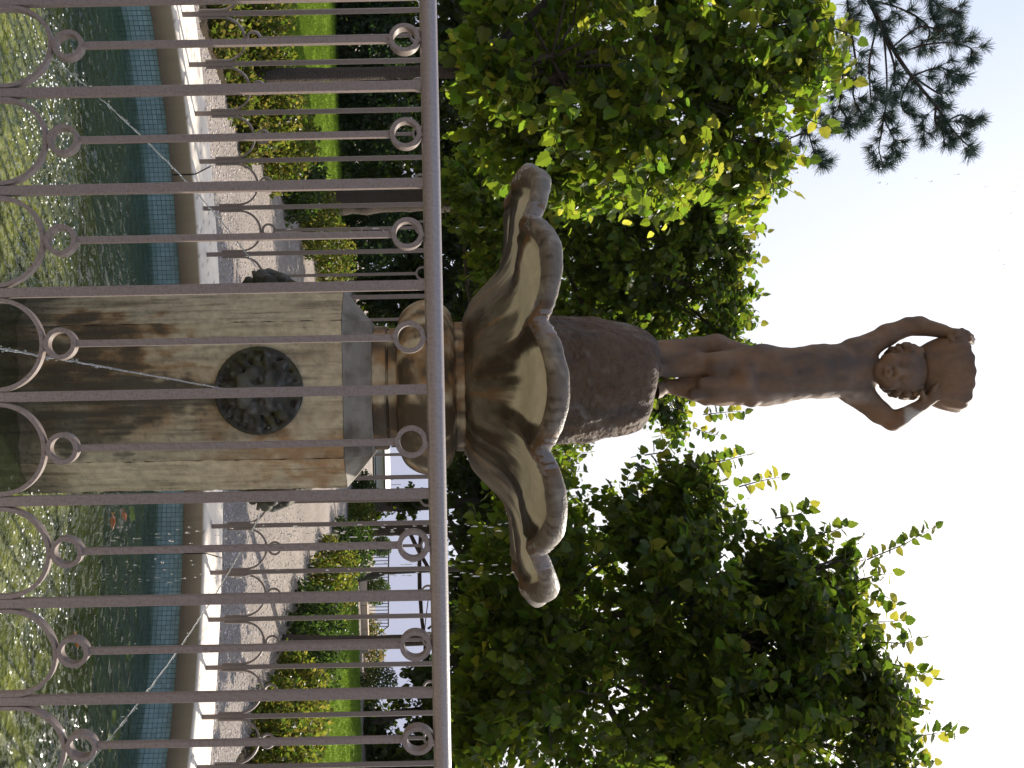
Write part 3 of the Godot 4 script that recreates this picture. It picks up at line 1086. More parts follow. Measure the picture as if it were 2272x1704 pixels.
	var col := func(q: Vector3) -> Color:
		var k := bronze_color(q)
		# pale patch on the right forearm, pale strip down the right flank
		var d := q.distance_to(sp(930, 2005, 0.04)) + 0.02 * nn(q, 30.0)
		k = k.lerp(Color(0.42, 0.4, 0.35), smoothstep(0.062, 0.04, d) * 0.6 * smoothstep(sp(900, 1986).y, sp(900, 1996).y, q.y + 0.006 * nn(q, 40.0)))
		d = absf(q.x - sp(884, 1840).x)
		return k.lerp(Color(0.42, 0.37, 0.31), clampf(0.45 * smoothstep(0.03, 0.004, d) * smoothstep(0.25, 0.1, absf(q.y - sp(884, 1800).y)) * (0.5 + 1.3 * nn(q, 14.0)), 0.0, 0.7))
	f.into(mb, col)
	hand(mb, sp(735, 2092, 0.012), sp(742, 2118, 0.04), [sp(733, 2134, 0.045), sp(738, 2144, 0.047), sp(745, 2149, 0.045), sp(754, 2150, 0.04)], [sp(738, 2148, 0.026), sp(746, 2157, 0.024), sp(754, 2160, 0.02), sp(762, 2158, 0.016)], sp(757, 2112, 0.058), sp(770, 2122, 0.066), col)
	hand(mb, sp(898, 2046, 0.042), sp(887, 2062, 0.05), [sp(884, 2082, 0.062), sp(876, 2081, 0.068), sp(868, 2078, 0.074), sp(862, 2072, 0.078)], [sp(874, 2094, 0.066), sp(866, 2092, 0.072), sp(858, 2088, 0.078), sp(853, 2080, 0.082)], sp(880, 2048, 0.062), sp(870, 2046, 0.074), col)
	head(mb, col)
	part(o, "figure", mb.mesh(), M.bronze)
	# fluted shell basin
	var sh := MB.new()
	var bp := PackedVector2Array()
	for q in [[2, 2036], [40, 2036], [54, 2040], [64, 2054], [74, 2072], [81, 2089], [85, 2104], [87, 2116], [86, 2123], [83, 2125], [78, 2121], [70, 2100], [50, 2086], [2, 2082]]:
		bp.append(Vector2(q[0] * U, (q[1] - 2050.0) * U))
	bp = spline(bp, 80)
	sh.grid(180, 80, func(u, w):
		var q: Vector2 = bp[roundi(w * 80)]
		var a: float = u * TAU
		var wv := 1.0 + 0.01 * cos(a * 17.0) * smoothstep(0.05, 0.3, w) + 0.025 * nn(Vector3(sin(a), w, cos(a)), 2.0)
		return Vector3(q.x * wv * sin(a), q.y + 0.002 * cos(a * 17.0 + 1.0) * smoothstep(0.4, 0.55, w) * smoothstep(0.95, 0.6, w), q.x * wv * 0.92 * cos(a)), func(q, _u, _w): return bronze_color(q + Vector3(0, 3, 0)), true)
	part(o, "shell_basin", sh.mesh(), M.bronze, Transform3D(Basis(Vector3(0, 0, 1), -0.02), sp(828, 2050, 0.0)))


func hand(mb: MB, wrist: Vector3, palm: Vector3, mids: Array, tips: Array, t1: Vector3, t2: Vector3, col: Callable) -> void:
	var lo := wrist
	var hi := wrist
	for q in [palm, t1, t2] + mids + tips:
		lo = lo.min(q)
		hi = hi.max(q)
	var f := Field.new(lo - Vector3.ONE * 0.03, hi + Vector3.ONE * 0.03, 0.0026)
	f.bone(wrist + (wrist - palm) * 0.12, wrist, 0.019, 0.0185, 0.006)
	f.bone(wrist, palm, 0.0185, 0.019, 0.012)
	for k in mids.size():
		var base: Vector3 = palm + (mids[k] - palm) * 0.45
		f.bone(palm.lerp(base, 0.4), base, 0.015, 0.011, 0.008)
		f.bone(base, mids[k], 0.0088, 0.0078, 0.004)
		f.bone(mids[k], tips[k], 0.0078, 0.0062, 0.003)
	f.bone(palm.lerp(wrist, 0.5), t1, 0.011, 0.0088, 0.008)
	f.bone(t1, t2, 0.0088, 0.0068, 0.003)
	f.into(mb, col)


func head(mb: MB, col: Callable) -> void:
	var f := Field.new(Vector3(sp(738, 1925, -0.12).x, sp(738, 1920, 0.14).y, -0.12), Vector3(sp(908, 2080, -0.12).x, sp(826, 2085, -0.12).y, 0.14), 0.0038)
	var b := func(p: Vector3, q: Vector3, ra: float, rb: float, k := 0.014): f.bone(p, q, ra * U, rb * U, k)
	b.call(sp(826, 1950, 0.0), sp(826, 1935, -0.004), 26, 28)
	b.call(sp(826, 2014, -0.006), sp(826, 2006, 0.008), 52, 50)
	b.call(sp(825, 1996, 0.03), sp(824, 1976, 0.034), 40, 34, 0.02)
	b.call(sp(823, 1957, 0.048), sp(823, 1955, 0.05), 17, 17, 0.016)
	for q in [[784, 2010, 22], [792, 1985, 16], [866, 2008, 22], [864, 1984, 17], [790, 2036, 20], [862, 2034, 20], [826, 2044, 40]]:
		b.call(sp(q[0], q[1], -0.005), sp(q[0], q[1] + 6, 0.0), q[2], q[2], 0.01)
	b.call(sp(801, 1977, 0.05), sp(803, 1974, 0.05), 18, 17)
	b.call(sp(847, 1977, 0.05), sp(845, 1974, 0.05), 18, 17)
	b.call(sp(802, 2014, 0.068), sp(822, 2010, 0.078), 8, 7)
	b.call(sp(848, 2014, 0.068), sp(828, 2010, 0.078), 8, 7)
	for e in [808.0, 842.0]:
		f.bone(sp(e, 2002, 0.094), sp(e, 2002, 0.092), 0.014, 0.014, 0.006, Vector3.ONE, true)
		b.call(sp(e, 2002, 0.072), sp(e, 2002, 0.071), 8.5, 8.5, 0.004)
		b.call(sp(e - 7, 2005, 0.08), sp(e + 7, 2005, 0.081), 2.4, 2.4, 0.003)
	b.call(sp(825, 2008, 0.08), sp(825, 1992, 0.098), 6.0, 8.0, 0.008)
	b.call(sp(818, 1989, 0.09), sp(832, 1989, 0.09), 6.0, 6.0, 0.006)
	b.call(sp(816, 1972, 0.083), sp(825, 1974, 0.09), 4.5, 5.0, 0.006)
	b.call(sp(834, 1972, 0.083), sp(825, 1974, 0.09), 4.5, 5.0, 0.006)
	b.call(sp(818, 1965, 0.083), sp(832, 1965, 0.083), 5.0, 5.0, 0.006)
	f.bone(sp(813, 1969, 0.094), sp(837, 1969, 0.094), 0.0032, 0.0032, 0.004, Vector3.ONE, true)
	# curls
	for k in 120:
		var a := R.randf_range(-1.0, 1.0) * 2.7
		var e := R.randf_range(-0.55, 1.25)
		var d := Vector3(sin(a) * cos(e), sin(e), -cos(a) * cos(e))
		var c := sp(826, 2006, 0.004) + d * Vector3(0.083, 0.08, 0.086)
		if c.z > 0.045 and c.y < sp(0, 2030).y + ROLL * 1.2:
			continue
		b.call(c, c + Vector3(R.randf_range(-1, 1), R.randf_range(-1, 1), R.randf_range(-1, 1)) * 0.008, R.randf_range(6.5, 11.0), R.randf_range(5.0, 8.0), 0.003)
	for q in [[768, 2008], [776, 1992], [785, 1977], [795, 1964], [772, 2026], [779, 2042], [878, 2000], [872, 1984], [864, 1970], [856, 1960], [878, 2016], [870, 2032], [776, 2010], [872, 1994]]:
		b.call(sp(q[0], q[1], R.randf_range(-0.01, 0.03)), sp(q[0] + R.randf_range(-4, 4), q[1] + 7, R.randf_range(-0.01, 0.03)), 9.5, 8.0, 0.003)
	for k in 9:
		var x := 782.0 + k * 11.0
		b.call(sp(x, 2036 + 5.0 * sin(k * 2.0), 0.064 - 0.0016 * (k - 4) * (k - 4)), sp(x + 4, 2029 + 4.0 * cos(k * 3.0), 0.07 - 0.0016 * (k - 4) * (k - 4)), 9.5, 7.0, 0.003)
	f.into(mb, col)


# ---------------------------------------------------------------- water in the air

func stream(path: PackedVector3Array, r0: float, r1: float, rough: float) -> ArrayMesh:
	var mb := MB.new()
	var rad := []
	for j in path.size():
		var k := float(j) / path.size()
		rad.append(lerpf(r0, r1, k) * (1.0 + rough * k * 1.2 * nb.get_noise_2d(j * 0.9, r0 * 1e4) + 0.25 * nb.get_noise_2d(j * 0.25, 9.0)))
		path[j] += Vector3(nb.get_noise_2d(j * 0.3, 1.0), nb.get_noise_2d(j * 0.3, 5.0), nb.get_noise_2d(j * 0.3, 8.0)) * 0.006 * k
	mb.tube(path, rad, 8)
	return mb.mesh()


func drop_mesh() -> ArrayMesh:
	var mb := MB.new()
	mb.lathe(PackedVector2Array([Vector2(0, -1), Vector2(0.6, -0.75), Vector2(0.95, -0.2), Vector2(0.85, 0.4), Vector2(0.45, 0.85), Vector2(0, 1)]), 8, func(_q, _a, _b): return Color.WHITE)
	return mb.mesh()


func jets() -> void:
	var drop := drop_mesh()
	var runs := [
		["water_jet", "thin water jet spouting left from the hidden left hand mask", Vector3(-0.415, 0.955, 0.0), Vector3(-0.7, 0.732, 0.005), Vector3(-1.14, WATER, 0.02)],
		["water_jet", "thin water jet spouting right from the mask on the pillar's right side", Vector3(0.415, 0.955, 0.0), Vector3(0.965, 0.594, 0.005), Vector3(1.34, WATER, 0.02)],
		["water_jet", "thin water jet falling from the front lion mask towards the railing", Vector3(0.0, 0.96, 0.41), Vector3(-0.085, 0.6, 0.7), Vector3(-0.16, WATER, 1.1)]]
	for r in runs:
		# through the three points as a falling arc
		var p0: Vector3 = r[2]
		var p1: Vector3 = r[3]
		var p2: Vector3 = r[4]
		var tm := Vector2(p1.x - p0.x, p1.z - p0.z).length() / Vector2(p2.x - p0.x, p2.z - p0.z).length()
		var path := PackedVector3Array()
		for j in 91:
			var k := j / 90.0
			path.append(p0 * (k - tm) * (k - 1.0) / tm + p1 * k * (k - 1.0) / (tm * (tm - 1.0)) + p2 * k * (k - tm) / (1.0 - tm))
		var o := thing(r[0], r[1], "water jet", Vector3.ZERO, "water jets of the fountain")
		part(o, "stream", stream(path, 0.0019, 0.0026, 1.0), M.jet)
		var xs := []
		for j in 70:
			var k := pow(R.randf(), 0.5)
			var q := path[int(k * 90.0)] + Vector3(R.randf_range(-1, 1), R.randf_range(-1, 1), R.randf_range(-1, 1)) * 0.014 * k
			var s := R.randf_range(0.001, 0.0028)
			xs.append(Transform3D(Basis.from_euler(Vector3(R.randf(), R.randf(), R.randf())).scaled(Vector3(s, s * 1.6, s)), q))
		many(o, "droplets", drop, M.jet, xs, [])
	# white froth flecks standing in for sun glints where water strikes the pool
	for h in HITS:
		if h.x > 1.0:
			continue
		var xs := []
		for j in ([240, 0, 60, 200, 190][HITS.find(h)] as int):
			var a := R.randf() * TAU
			var d := 0.3 * pow(R.randf(), 0.8)
			var q: Vector3 = h + Vector3(cos(a) * d, WATER + 0.004 + 0.05 * pow(R.randf(), 4.0), sin(a) * d)
			var s := R.randf_range(0.0016, 0.0048)
			xs.append(Transform3D(Basis().scaled(Vector3(s, s * 0.3, s)), q))
		var names := ["drops painted as sun glints where the left jet strikes the pool", "drops painted as sun glints where the right jet strikes the pool", "drops painted as sun glints where the front jet strikes the pool", "drops painted as sun glints under the strings dripping off the bowl's right half", "drops painted as sun glints between the left jet and the pillar"]
		tag(many(self, "splash_glints", drop, M.glint_white, xs, []), names[HITS.find(h)], "splash_glints")
	# strings of drops off the rim of the bowl
	var drips := [[1165.0, 1140.0, 3.2, 0.9], [1181.0, 1142.0, 3.2, 0.5], [1248.0, 1146.0, 3.3, 0.7], [1273.0, 1150.0, 3.28, 1.0], [505.0, 1130.0, 3.3, 0.35]]
	var where := ["left of the four below the bowl's right half", "second of the four below the bowl's right half", "third of the four below the bowl's right half", "right end of the bowl", "left half of the bowl"]
	for i in drips.size():
		var d: Array = drips[i]
		var top := at(d[1], d[0], d[2])
		var o := thing("water_drip", "string of falling water drops, %s" % where[i], "water drip", top, "water dripping from the bowl")
		var xs := []
		var y := 0.0
		while top.y + y > WATER + 0.02:
			y -= R.randf_range(0.006, 0.03) / d[3] * (1.0 + absf(y))
			var s := R.randf_range(0.001, 0.0022)
			xs.append(Transform3D(Basis().scaled(Vector3(s, s * R.randf_range(2.5, 7.0), s)), Vector3(R.randf_range(-0.006, 0.006) * (1.0 + 2.0 * absf(y)), y, R.randf_range(-0.006, 0.006))))
		many(o, "drops", drop, M.jet, xs, [])
	# the jet that rises from the shell
	var rise := PackedVector3Array()
	var foot := sp(806, 2150, 0.0)
	for j in 61:
		var k := j / 60.0
		rise.append(foot + Vector3(-0.03 * k, 0.75 * k, 0))
	var up_jet := thing("water_jet", "faint upright water jet rising from the shell basin into the sky", "water jet", Vector3.ZERO, "water jets of the fountain")
	part(up_jet, "stream", stream(rise, 0.0016, 0.0016, 0.5), M.jet)
	# drops flying from it, seen against the trees and the sky
	var xs := []
	for q in [[1032, 282], [1043, 318], [1385, 330], [1463, 351], [1494, 352], [1290, 352], [1140, 350], [1305, 336], [1768, 383], [1842, 381], [1955, 374], [2030, 395], [2064, 402], [2123, 386], [2187, 414], [2260, 394], [2258, 411], [2248, 424], [2262, 376], [2242, 472], [2214, 556], [2228, 586], [1310, 520], [1326, 592], [1120, 354], [620, 274], [645, 262], [640, 270], [1180, 352], [1950, 405], [1967, 408],
		[680, 1170], [694, 1180], [700, 1198], [655, 1168], [640, 1185], [720, 1172], [745, 1178], [760, 1183], [560, 1160], [585, 1166], [420, 1170], [416, 1182], [376, 1185], [380, 1200], [345, 1240], [360, 1248], [366, 1264], [300, 1254], [290, 1266], [410, 1283], [425, 1244], [250, 1200], [262, 1170], [310, 1285], [282, 1246], [850, 1170], [870, 1176]]:
		var dist := R.randf_range(2.9, 3.6)
		var s := R.randf_range(0.0016, 0.0034)
		xs.append(Transform3D(Basis(Vector3(0, 0, 1), R.randf_range(-0.25, 0.25)).scaled(Vector3(s, s * R.randf_range(1.3, 3.2), s)), at(q[0], q[1], dist)))
	tag(many(self, "water_spray", drop, M.jet, xs, []), "scattered drops of water flying in the air about the fountain", "water spray")
	# goldfish and leaves in the pool
	var fish := MB.new()
	fish.grid(14, 18, func(u, w):
		var a: float = u * TAU
		var r: float = 0.022 * sin(PI * pow(w, 0.75)) + 0.001
		return Vector3(sin(a) * r * 0.6, cos(a) * r, (w - 0.5) * 0.12), func(q, _u, w): return Color(0.75, 0.16, 0.03).lerp(Color(0.8, 0.5, 0.35), clampf((w - 0.75) * 3.0, 0.0, 0.6)), true)
	var fm := fish.mesh()
	var small := Vector3.ONE * 0.5
	var fin := MB.new()
	var s0 := fin.p(Vector3(0, 0, -0.052), Color(0.75, 0.2, 0.05))
	var s1 := fin.p(Vector3(0.004, 0.022, -0.092), Color(0.8, 0.3, 0.1))
	var s2 := fin.p(Vector3(0, 0.003, -0.078), Color(0.8, 0.3, 0.1))
	var s3 := fin.p(Vector3(-0.004, -0.02, -0.092), Color(0.8, 0.3, 0.1))
	fin.tri(s0, s1, s2)
	fin.tri(s0, s2, s3)
	var fins := fin.mesh()
	var spots := [[170.0, 1424.0, 0.24, 1.9, "orange goldfish swimming alone to the right in the pool"], [276.0, 1147.0, 0.255, 2.2, "red goldfish beside the leaf, farther from the pillar"], [250.0, 1160.0, 0.25, 1.4, "red goldfish just behind another, right of the pillar"]]
	for q in spots:
		var dist: float = (EYE - q[2]) * PX / (966.0 - q[0])
		var o := thing("goldfish", q[4], "fish", at(q[0], q[1], dist), "goldfish in the pool")
		o.rotation.y = q[3]
		o.scale = small
		part(o, "fish_body", fm, M.tile)
		part(o, "tail_fin", fins, M.tile)
	var lf := leaf_mesh([Color(0.25, 0.36, 0.05)], 0.0)
	var floats := [[288.0, 1146.0, 0.4, "green leaf floating by the red goldfish"], [283.0, 1463.0, 1.2, "yellowish leaf floating under the right water jet"], [245.0, 1601.0, 0.2, "small leaf floating at the far right, nearest the railing ring"], [246.0, 1656.0, 2.2, "leaf floating at the far right, lower of the close pair"], [256.0, 1640.0, 0.9, "leaf floating at the far right, upper of the close pair"]]
	for q in floats:
		var dist: float = (EYE - WATER - 0.006) * PX / (966.0 - q[0])
		var o := part(self, "floating_leaf", lf, M.leaf, Transform3D(Basis(Vector3.UP, q[2]) * Basis(Vector3.RIGHT, -PI / 2).scaled(Vector3.ONE * 0.075), at(q[0], q[1], dist)))
		tag(o, q[3], "leaf", "leaves floating on the pool")


# ---------------------------------------------------------------- trees and plants

func leaf_mesh(cols: Array, droop := 0.14) -> ArrayMesh:
	var mb := MB.new()
	var half := [[0.0, 0.0], [0.2, -0.07], [0.37, 0.0], [0.47, 0.17], [0.42, 0.27], [0.48, 0.4], [0.36, 0.5], [0.37, 0.64], [0.22, 0.72], [0.17, 0.86], [0.0, 1.0]]
	for sg in [-1.0, 1.0]:
		var s := mb.v.size()
		for q in [[0.0, 0.35]] + half:
			var z: float = 0.16 * absf(q[0]) - droop * q[1] * q[1] + 0.03 * sin(q[1] * 9.0 + q[0] * 7.0)
			mb.p(Vector3(q[0] * sg, q[1], z), cols[0] if cols.size() else Color.WHITE)
		for k in half.size() - 1:
			if sg > 0:
				mb.tri(s, s + 1 + k, s + 2 + k)
			else:
				mb.tri(s, s + 2 + k, s + 1 + k)
	return mb.mesh()


func rnd() -> Vector3:
	return Vector3(R.randfn(), R.randfn(), R.randfn()).normalized()


func frame(tip: Vector3, normal: Vector3, size: float) -> Basis:
	var y := tip.normalized()
	var x := y.cross(normal).normalized()
	return Basis(x, y, x.cross(y)).scaled(Vector3.ONE * size)


func green(hue: float, yellow: float) -> Color:
	var k := R.randf_range(0.65, 1.3)
	var c := Color(0.105 + 0.045 * hue, 0.165 + 0.025 * hue, 0.012) * k * 0.8
	if R.randf() < yellow:
		c = c.lerp(Color(0.28, 0.27, 0.03) * R.randf_range(0.6, 1.15), R.randf_range(0.35, 1.0))
	return c


var LEAF: ArrayMesh
var TINTS := []


func tree(called: String, label: String, group: String, trunk: Array, lumps: Array, size: float, per: float, yellow: float, glow_tone: float, singles: int, whips := []) -> Node3D:
	var base: Vector3 = trunk[0][0]
	var o := thing(called, label, "tree", base, group)
	var tp := PackedVector3Array()
	var tr := []
	for q in trunk:
		tp.append(q[0] - base)
		tr.append(q[1])
	var wood := Color(0.085, 0.07, 0.055)
	var tb := MB.new()
	var fine_p := PackedVector3Array()
	var fine_r := []
	for k in 41:
		var x := k / 40.0 * (tp.size() - 1)
		var i := mini(int(x), tp.size() - 2)
		fine_p.append(tp[i].cubic_interpolate(tp[i + 1], tp[maxi(i - 1, 0)], tp[mini(i + 2, tp.size() - 1)], x - i))
		fine_r.append(lerpf(tr[i], tr[i + 1], x - i) * (1.0 + 0.12 * nb.get_noise_2d(k * 0.6, tr[0] * 90.0)))
	tb.tube(fine_p, fine_r, 14, wood)
	part(o, "trunk", tb.mesh(), M.bark)
	var limbs := MB.new()
	var twigs := MB.new()
	var all := []
	var top: Vector3 = tp[tp.size() - 1]
	for l in lumps:
		var c := at(l[1], l[0], l[2]) - base
		var rad := Vector3(l[3] / PX * l[2], l[4] / PX * l[2], l[5])
		var start := tp[tp.size() - 2].lerp(top, R.randf())
		var mid := start.lerp(c, 0.5) + Vector3(0, -0.12, 0) * start.distance_to(c) + rnd() * 0.1
		var lr := clampf(rad.length() * 0.022, 0.012, 0.07)
		var lp := PackedVector3Array()
		for k in 9:
			var x := k / 8.0
			lp.append(start.lerp(mid, x).lerp(mid.lerp(c, x), x))
		limbs.tube(lp, [lr, lr, lr, lr * 0.9, lr * 0.85, lr * 0.8, lr * 0.7, lr * 0.6, lr * 0.4], 7, wood)
		for k in 7:
			var e := c + rnd() * rad * 0.75
			limbs.tube(PackedVector3Array([c.lerp(start, 0.2), c.lerp(e, 0.5) + rnd() * 0.06, e]), [lr * 0.5, lr * 0.35, lr * 0.15], 5, wood)
		for k in int(l[6] * per * 2.6):
			var d := rnd()
			var q := c + d * rad * pow(R.randf(), 0.4)
			if nb.get_noise_3d((q.x + base.x) * 1.3, q.y * 1.3, (q.z + base.z) * 1.3) < 0.02 and d.z > -0.4:
				continue
			var outw := (d / rad).normalized()
			var dir := (outw * 0.75 + Vector3(0, 0.35, 0) + rnd() * 0.45).normalized()
			var ln := R.randf_range(2.6, 4.6) * size
			var p0 := q - dir * ln * 0.4
			var bend := rnd() * 0.12 * ln + Vector3(0, -0.06 * ln, 0)
			var p1 := p0 + dir * ln * 0.5 + bend * 0.5
			var p2 := p0 + dir * ln
			twigs.tube(PackedVector3Array([p0, p1, p2]), [size * 0.035, size * 0.025, size * 0.01], 4, Color(0.07, 0.06, 0.035), false)
			var side := dir.cross(rnd()).normalized()
			var nl := R.randi_range(8, 12)
			for i in nl:
				var x := (i + 0.5) / nl
				var w := p0.lerp(p1, x).lerp(p1.lerp(p2, x), x)
				var sd := side * (1.0 if i % 2 else -1.0)
				if i == nl - 1:
					sd = Vector3.ZERO
				var tip := (dir * 0.45 + sd * 0.8 + Vector3(0, -0.5, 0) + rnd() * 0.35).normalized()
				var up_ := (Vector3(0, 0.55, 0.25) + rnd() * 0.75).normalized()
				var sz := size * R.randf_range(0.55, 1.2) * (0.6 if x > 0.85 else 1.0)
				var col := green(R.randf_range(-0.6, 1.0), yellow * (1.6 if outw.y > 0.3 else 0.6)) * glow_tone  # where raised, the factor paints sunlit crown glow into the leaf colour
				all.append([Transform3D(frame(tip, up_, sz), w + tip * size * 0.16 + sd * size * 0.1), col, outw.z * 0.5 + outw.y * 0.4 + R.randf() * 0.9])
	# long shoots standing out against the sky: [x, y] of foot and tip, distance
	for wp in whips:
		var p0 := at(wp[0], wp[1], wp[4]) - base
		var p2 := at(wp[2], wp[3], wp[4]) - base
		var p1 := p0.lerp(p2, 0.5) + Vector3(R.randf_range(-0.03, 0.03), 0.03, R.randf_range(-0.1, 0.1))
		twigs.tube(PackedVector3Array([p0, p0.lerp(p1, 0.6), p1, p2]), [0.007, 0.006, 0.0045, 0.002], 5, Color(0.07, 0.06, 0.035))
		var dir := (p2 - p0).normalized()
		var nl := int(p0.distance_to(p2) / (size * 0.42)) + 3
		var side := dir.cross(Vector3(0, 0, 1) + rnd() * 0.4).normalized()
		for i in nl:
			var x := (i + 0.4) / nl
			var sd := side * (1.0 if i % 2 else -1.0)
			var tip := (dir * 0.5 + sd * 0.6 + Vector3(0, -0.35, 0) + rnd() * 0.35).normalized()
			if i == nl - 1:
				tip = dir
			var sz := size * R.randf_range(0.75, 1.1)
			var w := p0.lerp(p1, x).lerp(p1.lerp(p2, x), x)
			all.append([Transform3D(frame(tip, (Vector3(0, 0.4, 0.8) + rnd() * 0.8).normalized(), sz), w + tip * size * 0.16), green(1.0, 0.35), 3.0])
	part(o, "limbs", limbs.mesh(), M.bark)
	part(o, "twigs", twigs.mesh(), M.bark, Transform3D(), "stuff")
	if singles:
		all.sort_custom(func(a, b): return a[2] > b[2])
	var xs := []
	var cs := []
	for i in all.size():
		if i < singles:
			part(o, "leaf", TINTS[R.randi() % TINTS.size()] if R.randf() < 0.8 or yellow < 0.02 else TINTS[TINTS.size() - 1], M.leaf, all[i][0])
		else:
			xs.append(all[i][0])
			cs.append(all[i][1])
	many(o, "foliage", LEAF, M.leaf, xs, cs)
	return o


func trees() -> void:
	LEAF = leaf_mesh([])
	for k in [Color(0.08, 0.13, 0.01), Color(0.11, 0.16, 0.013), Color(0.13, 0.17, 0.015), Color(0.09, 0.145, 0.012), Color(0.28, 0.27, 0.03)]:
		TINTS.append(leaf_mesh([k]))
	# right-hand tree: [y, x, distance, half width, half height (pixels), half depth (m), shoots]
	tree("broadleaf_tree", "large leafy tree right of the fountain with twigs against the sky", "leafy trees behind the pool", [[on_ground(1425, 10.2), 0.075], [at(820, 1424, 10.2), 0.06], [at(1100, 1414, 10.0), 0.055], [at(1300, 1430, 9.8), 0.04]], [
		[1330, 1480, 9.4, 240, 240, 1.2, 110], [1560, 1560, 9.2, 240, 250, 1.3, 110], [1420, 1730, 9.2, 190, 160, 0.9, 75], [1150, 1460, 9.5, 105, 140, 0.8, 42], [1240, 1200, 9.4, 190, 130, 1.0, 62],
		[1540, 1230, 8.8, 210, 170, 1.0, 66], [1610, 1880, 9.2, 100, 110, 0.6, 28], [1450, 1840, 9.2, 140, 90, 0.6, 44], [1600, 1780, 9.2, 130, 120, 0.7, 44], [1330, 1780, 9.3, 90, 80, 0.5, 26], [1520, 1930, 9.3, 60, 60, 0.4, 14], [1265, 1780, 9.3, 80, 90, 0.5, 24], [1070, 1560, 9.4, 38, 70, 0.4, 10], [1780, 1500, 9.4, 160, 300, 1.2, 80],
		[1780, 1850, 9.4, 120, 130, 0.8, 30], [1090, 1160, 9.7, 70, 70, 0.5, 16], [1400, 1080, 9.2, 240, 45, 0.8, 46], [1640, 1060, 9.0, 120, 45, 0.8, 24], [1240, 1880, 9.3, 30, 60, 0.2, 6], [1395, 1890, 9.3, 60, 70, 0.3, 14], [1320, 1880, 9.3, 50, 60, 0.3, 9], [1510, 1960, 9.3, 30, 60, 0.2, 6], [1600, 1990, 9.3, 40, 60, 0.2, 7], [1700, 1960, 9.3, 40, 60, 0.3, 8]], 0.102, 1.85, 0.1, 1.05, 290, [[1924, 1242, 2078, 1166, 9.3], [1960, 1467, 2075, 1503, 9.3], [1960, 1630, 2130, 1619, 9.3], [1950, 1425, 2040, 1414, 9.3], [1945, 1540, 2047, 1568, 9.3], [1925, 1325, 1992, 1338, 9.3], [1640, 1080, 1735, 1058, 9.3], [1560, 1030, 1660, 1008, 9.3], [1720, 1150, 1800, 1120, 9.3], [1430, 1010, 1490, 985, 9.4], [1900, 1290, 1985, 1272, 9.3], [1930, 1380, 2010, 1376, 9.3], [1980, 1680, 2075, 1690, 9.2], [1800, 1190, 1880, 1166, 9.3]])
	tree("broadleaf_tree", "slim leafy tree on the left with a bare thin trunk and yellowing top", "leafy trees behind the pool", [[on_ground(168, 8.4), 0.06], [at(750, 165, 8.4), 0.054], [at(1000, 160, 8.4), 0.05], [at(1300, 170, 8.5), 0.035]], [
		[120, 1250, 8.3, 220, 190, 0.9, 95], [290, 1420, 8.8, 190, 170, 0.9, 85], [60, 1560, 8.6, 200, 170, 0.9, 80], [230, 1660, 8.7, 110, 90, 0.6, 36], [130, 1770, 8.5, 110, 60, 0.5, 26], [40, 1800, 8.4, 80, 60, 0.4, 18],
		[330, 1190, 8.8, 100, 90, 0.7, 30], [180, 1090, 8.4, 170, 55, 0.7, 38], [-150, 1450, 8.6, 150, 300, 1.0, 80], [400, 1330, 9.0, 70, 110, 0.5, 26], [330, 1700, 8.8, 40, 20, 0.2, 6], [420, 1640, 9.2, 50, 50, 0.3, 14]], 0.112, 1.35, 0.16, 1.6, 250, [[1680, 390, 1762, 428, 9.0], [1840, 60, 1905, 90, 8.4], [1830, 140, 1900, 176, 8.5], [1760, 250, 1850, 285, 8.6], [1700, 330, 1800, 352, 8.8]])  # leaf colour brightened, so the glow of sun through this crown is painted
	tree("broadleaf_tree", "dense leafy tree with a thick dark trunk behind the fountain", "leafy trees behind the pool", [[on_ground(440, 14.0), 0.26], [at(760, 438, 14.0), 0.24], [at(1000, 434, 14.0), 0.22], [at(1250, 470, 13.8), 0.12]], [
		[560, 1430, 13.0, 150, 150, 1.1, 110], [700, 1400, 13.4, 150, 160, 1.1, 110], [480, 1220, 13.0, 130, 130, 1.1, 80], [840, 1400, 13.2, 110, 110, 0.9, 70], [640, 1540, 13.0, 110, 70, 0.7, 48], [910, 1480, 13.0, 60, 60, 0.5, 24], [800, 1240, 13.4, 170, 130, 1.1, 90],
		[975, 1230, 13.2, 60, 60, 0.6, 24], [560, 1120, 13.4, 200, 70, 1.0, 70], [480, 1560, 12.6, 80, 60, 0.5, 30], [740, 1610, 13.0, 60, 50, 0.5, 22], [520, 1630, 12.6, 50, 40, 0.3, 14], [930, 1130, 13.6, 120, 80, 0.9, 44], [600, 1640, 13.0, 50, 26, 0.3, 10], [690, 1640, 13.0, 40, 26, 0.3, 10], [400, 1430, 13.0, 60, 200, 0.8, 50], [440, 1050, 12.8, 110, 60, 0.6, 36]], 0.1, 1.75, 0.14, 1.2, 150, [[1620, 560, 1690, 575, 12.6], [1620, 640, 1695, 652, 12.8], [1630, 520, 1705, 512, 12.6], [1590, 750, 1660, 765, 13.0], [1600, 700, 1690, 716, 13.0], [1560, 920, 1655, 912, 13.0], [1540, 950, 1600, 968, 13.0], [1610, 480, 1690, 462, 12.6]])
	# darker trees closing the view
	tree("dark_tree", "dark dense tree far behind the left lawn", "dark trees closing the view", [[on_ground(70, 19.0), 0.2], [at(900, 75, 19.0), 0.18], [at(1100, 80, 19.0), 0.1]], [
		[60, 1030, 19.0, 200, 110, 1.4, 170], [-120, 950, 19.0, 130, 200, 1.4, 110], [240, 1000, 19.5, 150, 110, 1.4, 130], [100, 850, 18.5, 140, 80, 1.0, 100], [280, 860, 18.5, 120, 80, 1.0, 90], [60, 1250, 19.5, 240, 180, 1.6, 170]], 0.13, 1.5, 0.0, 0.5, 0)
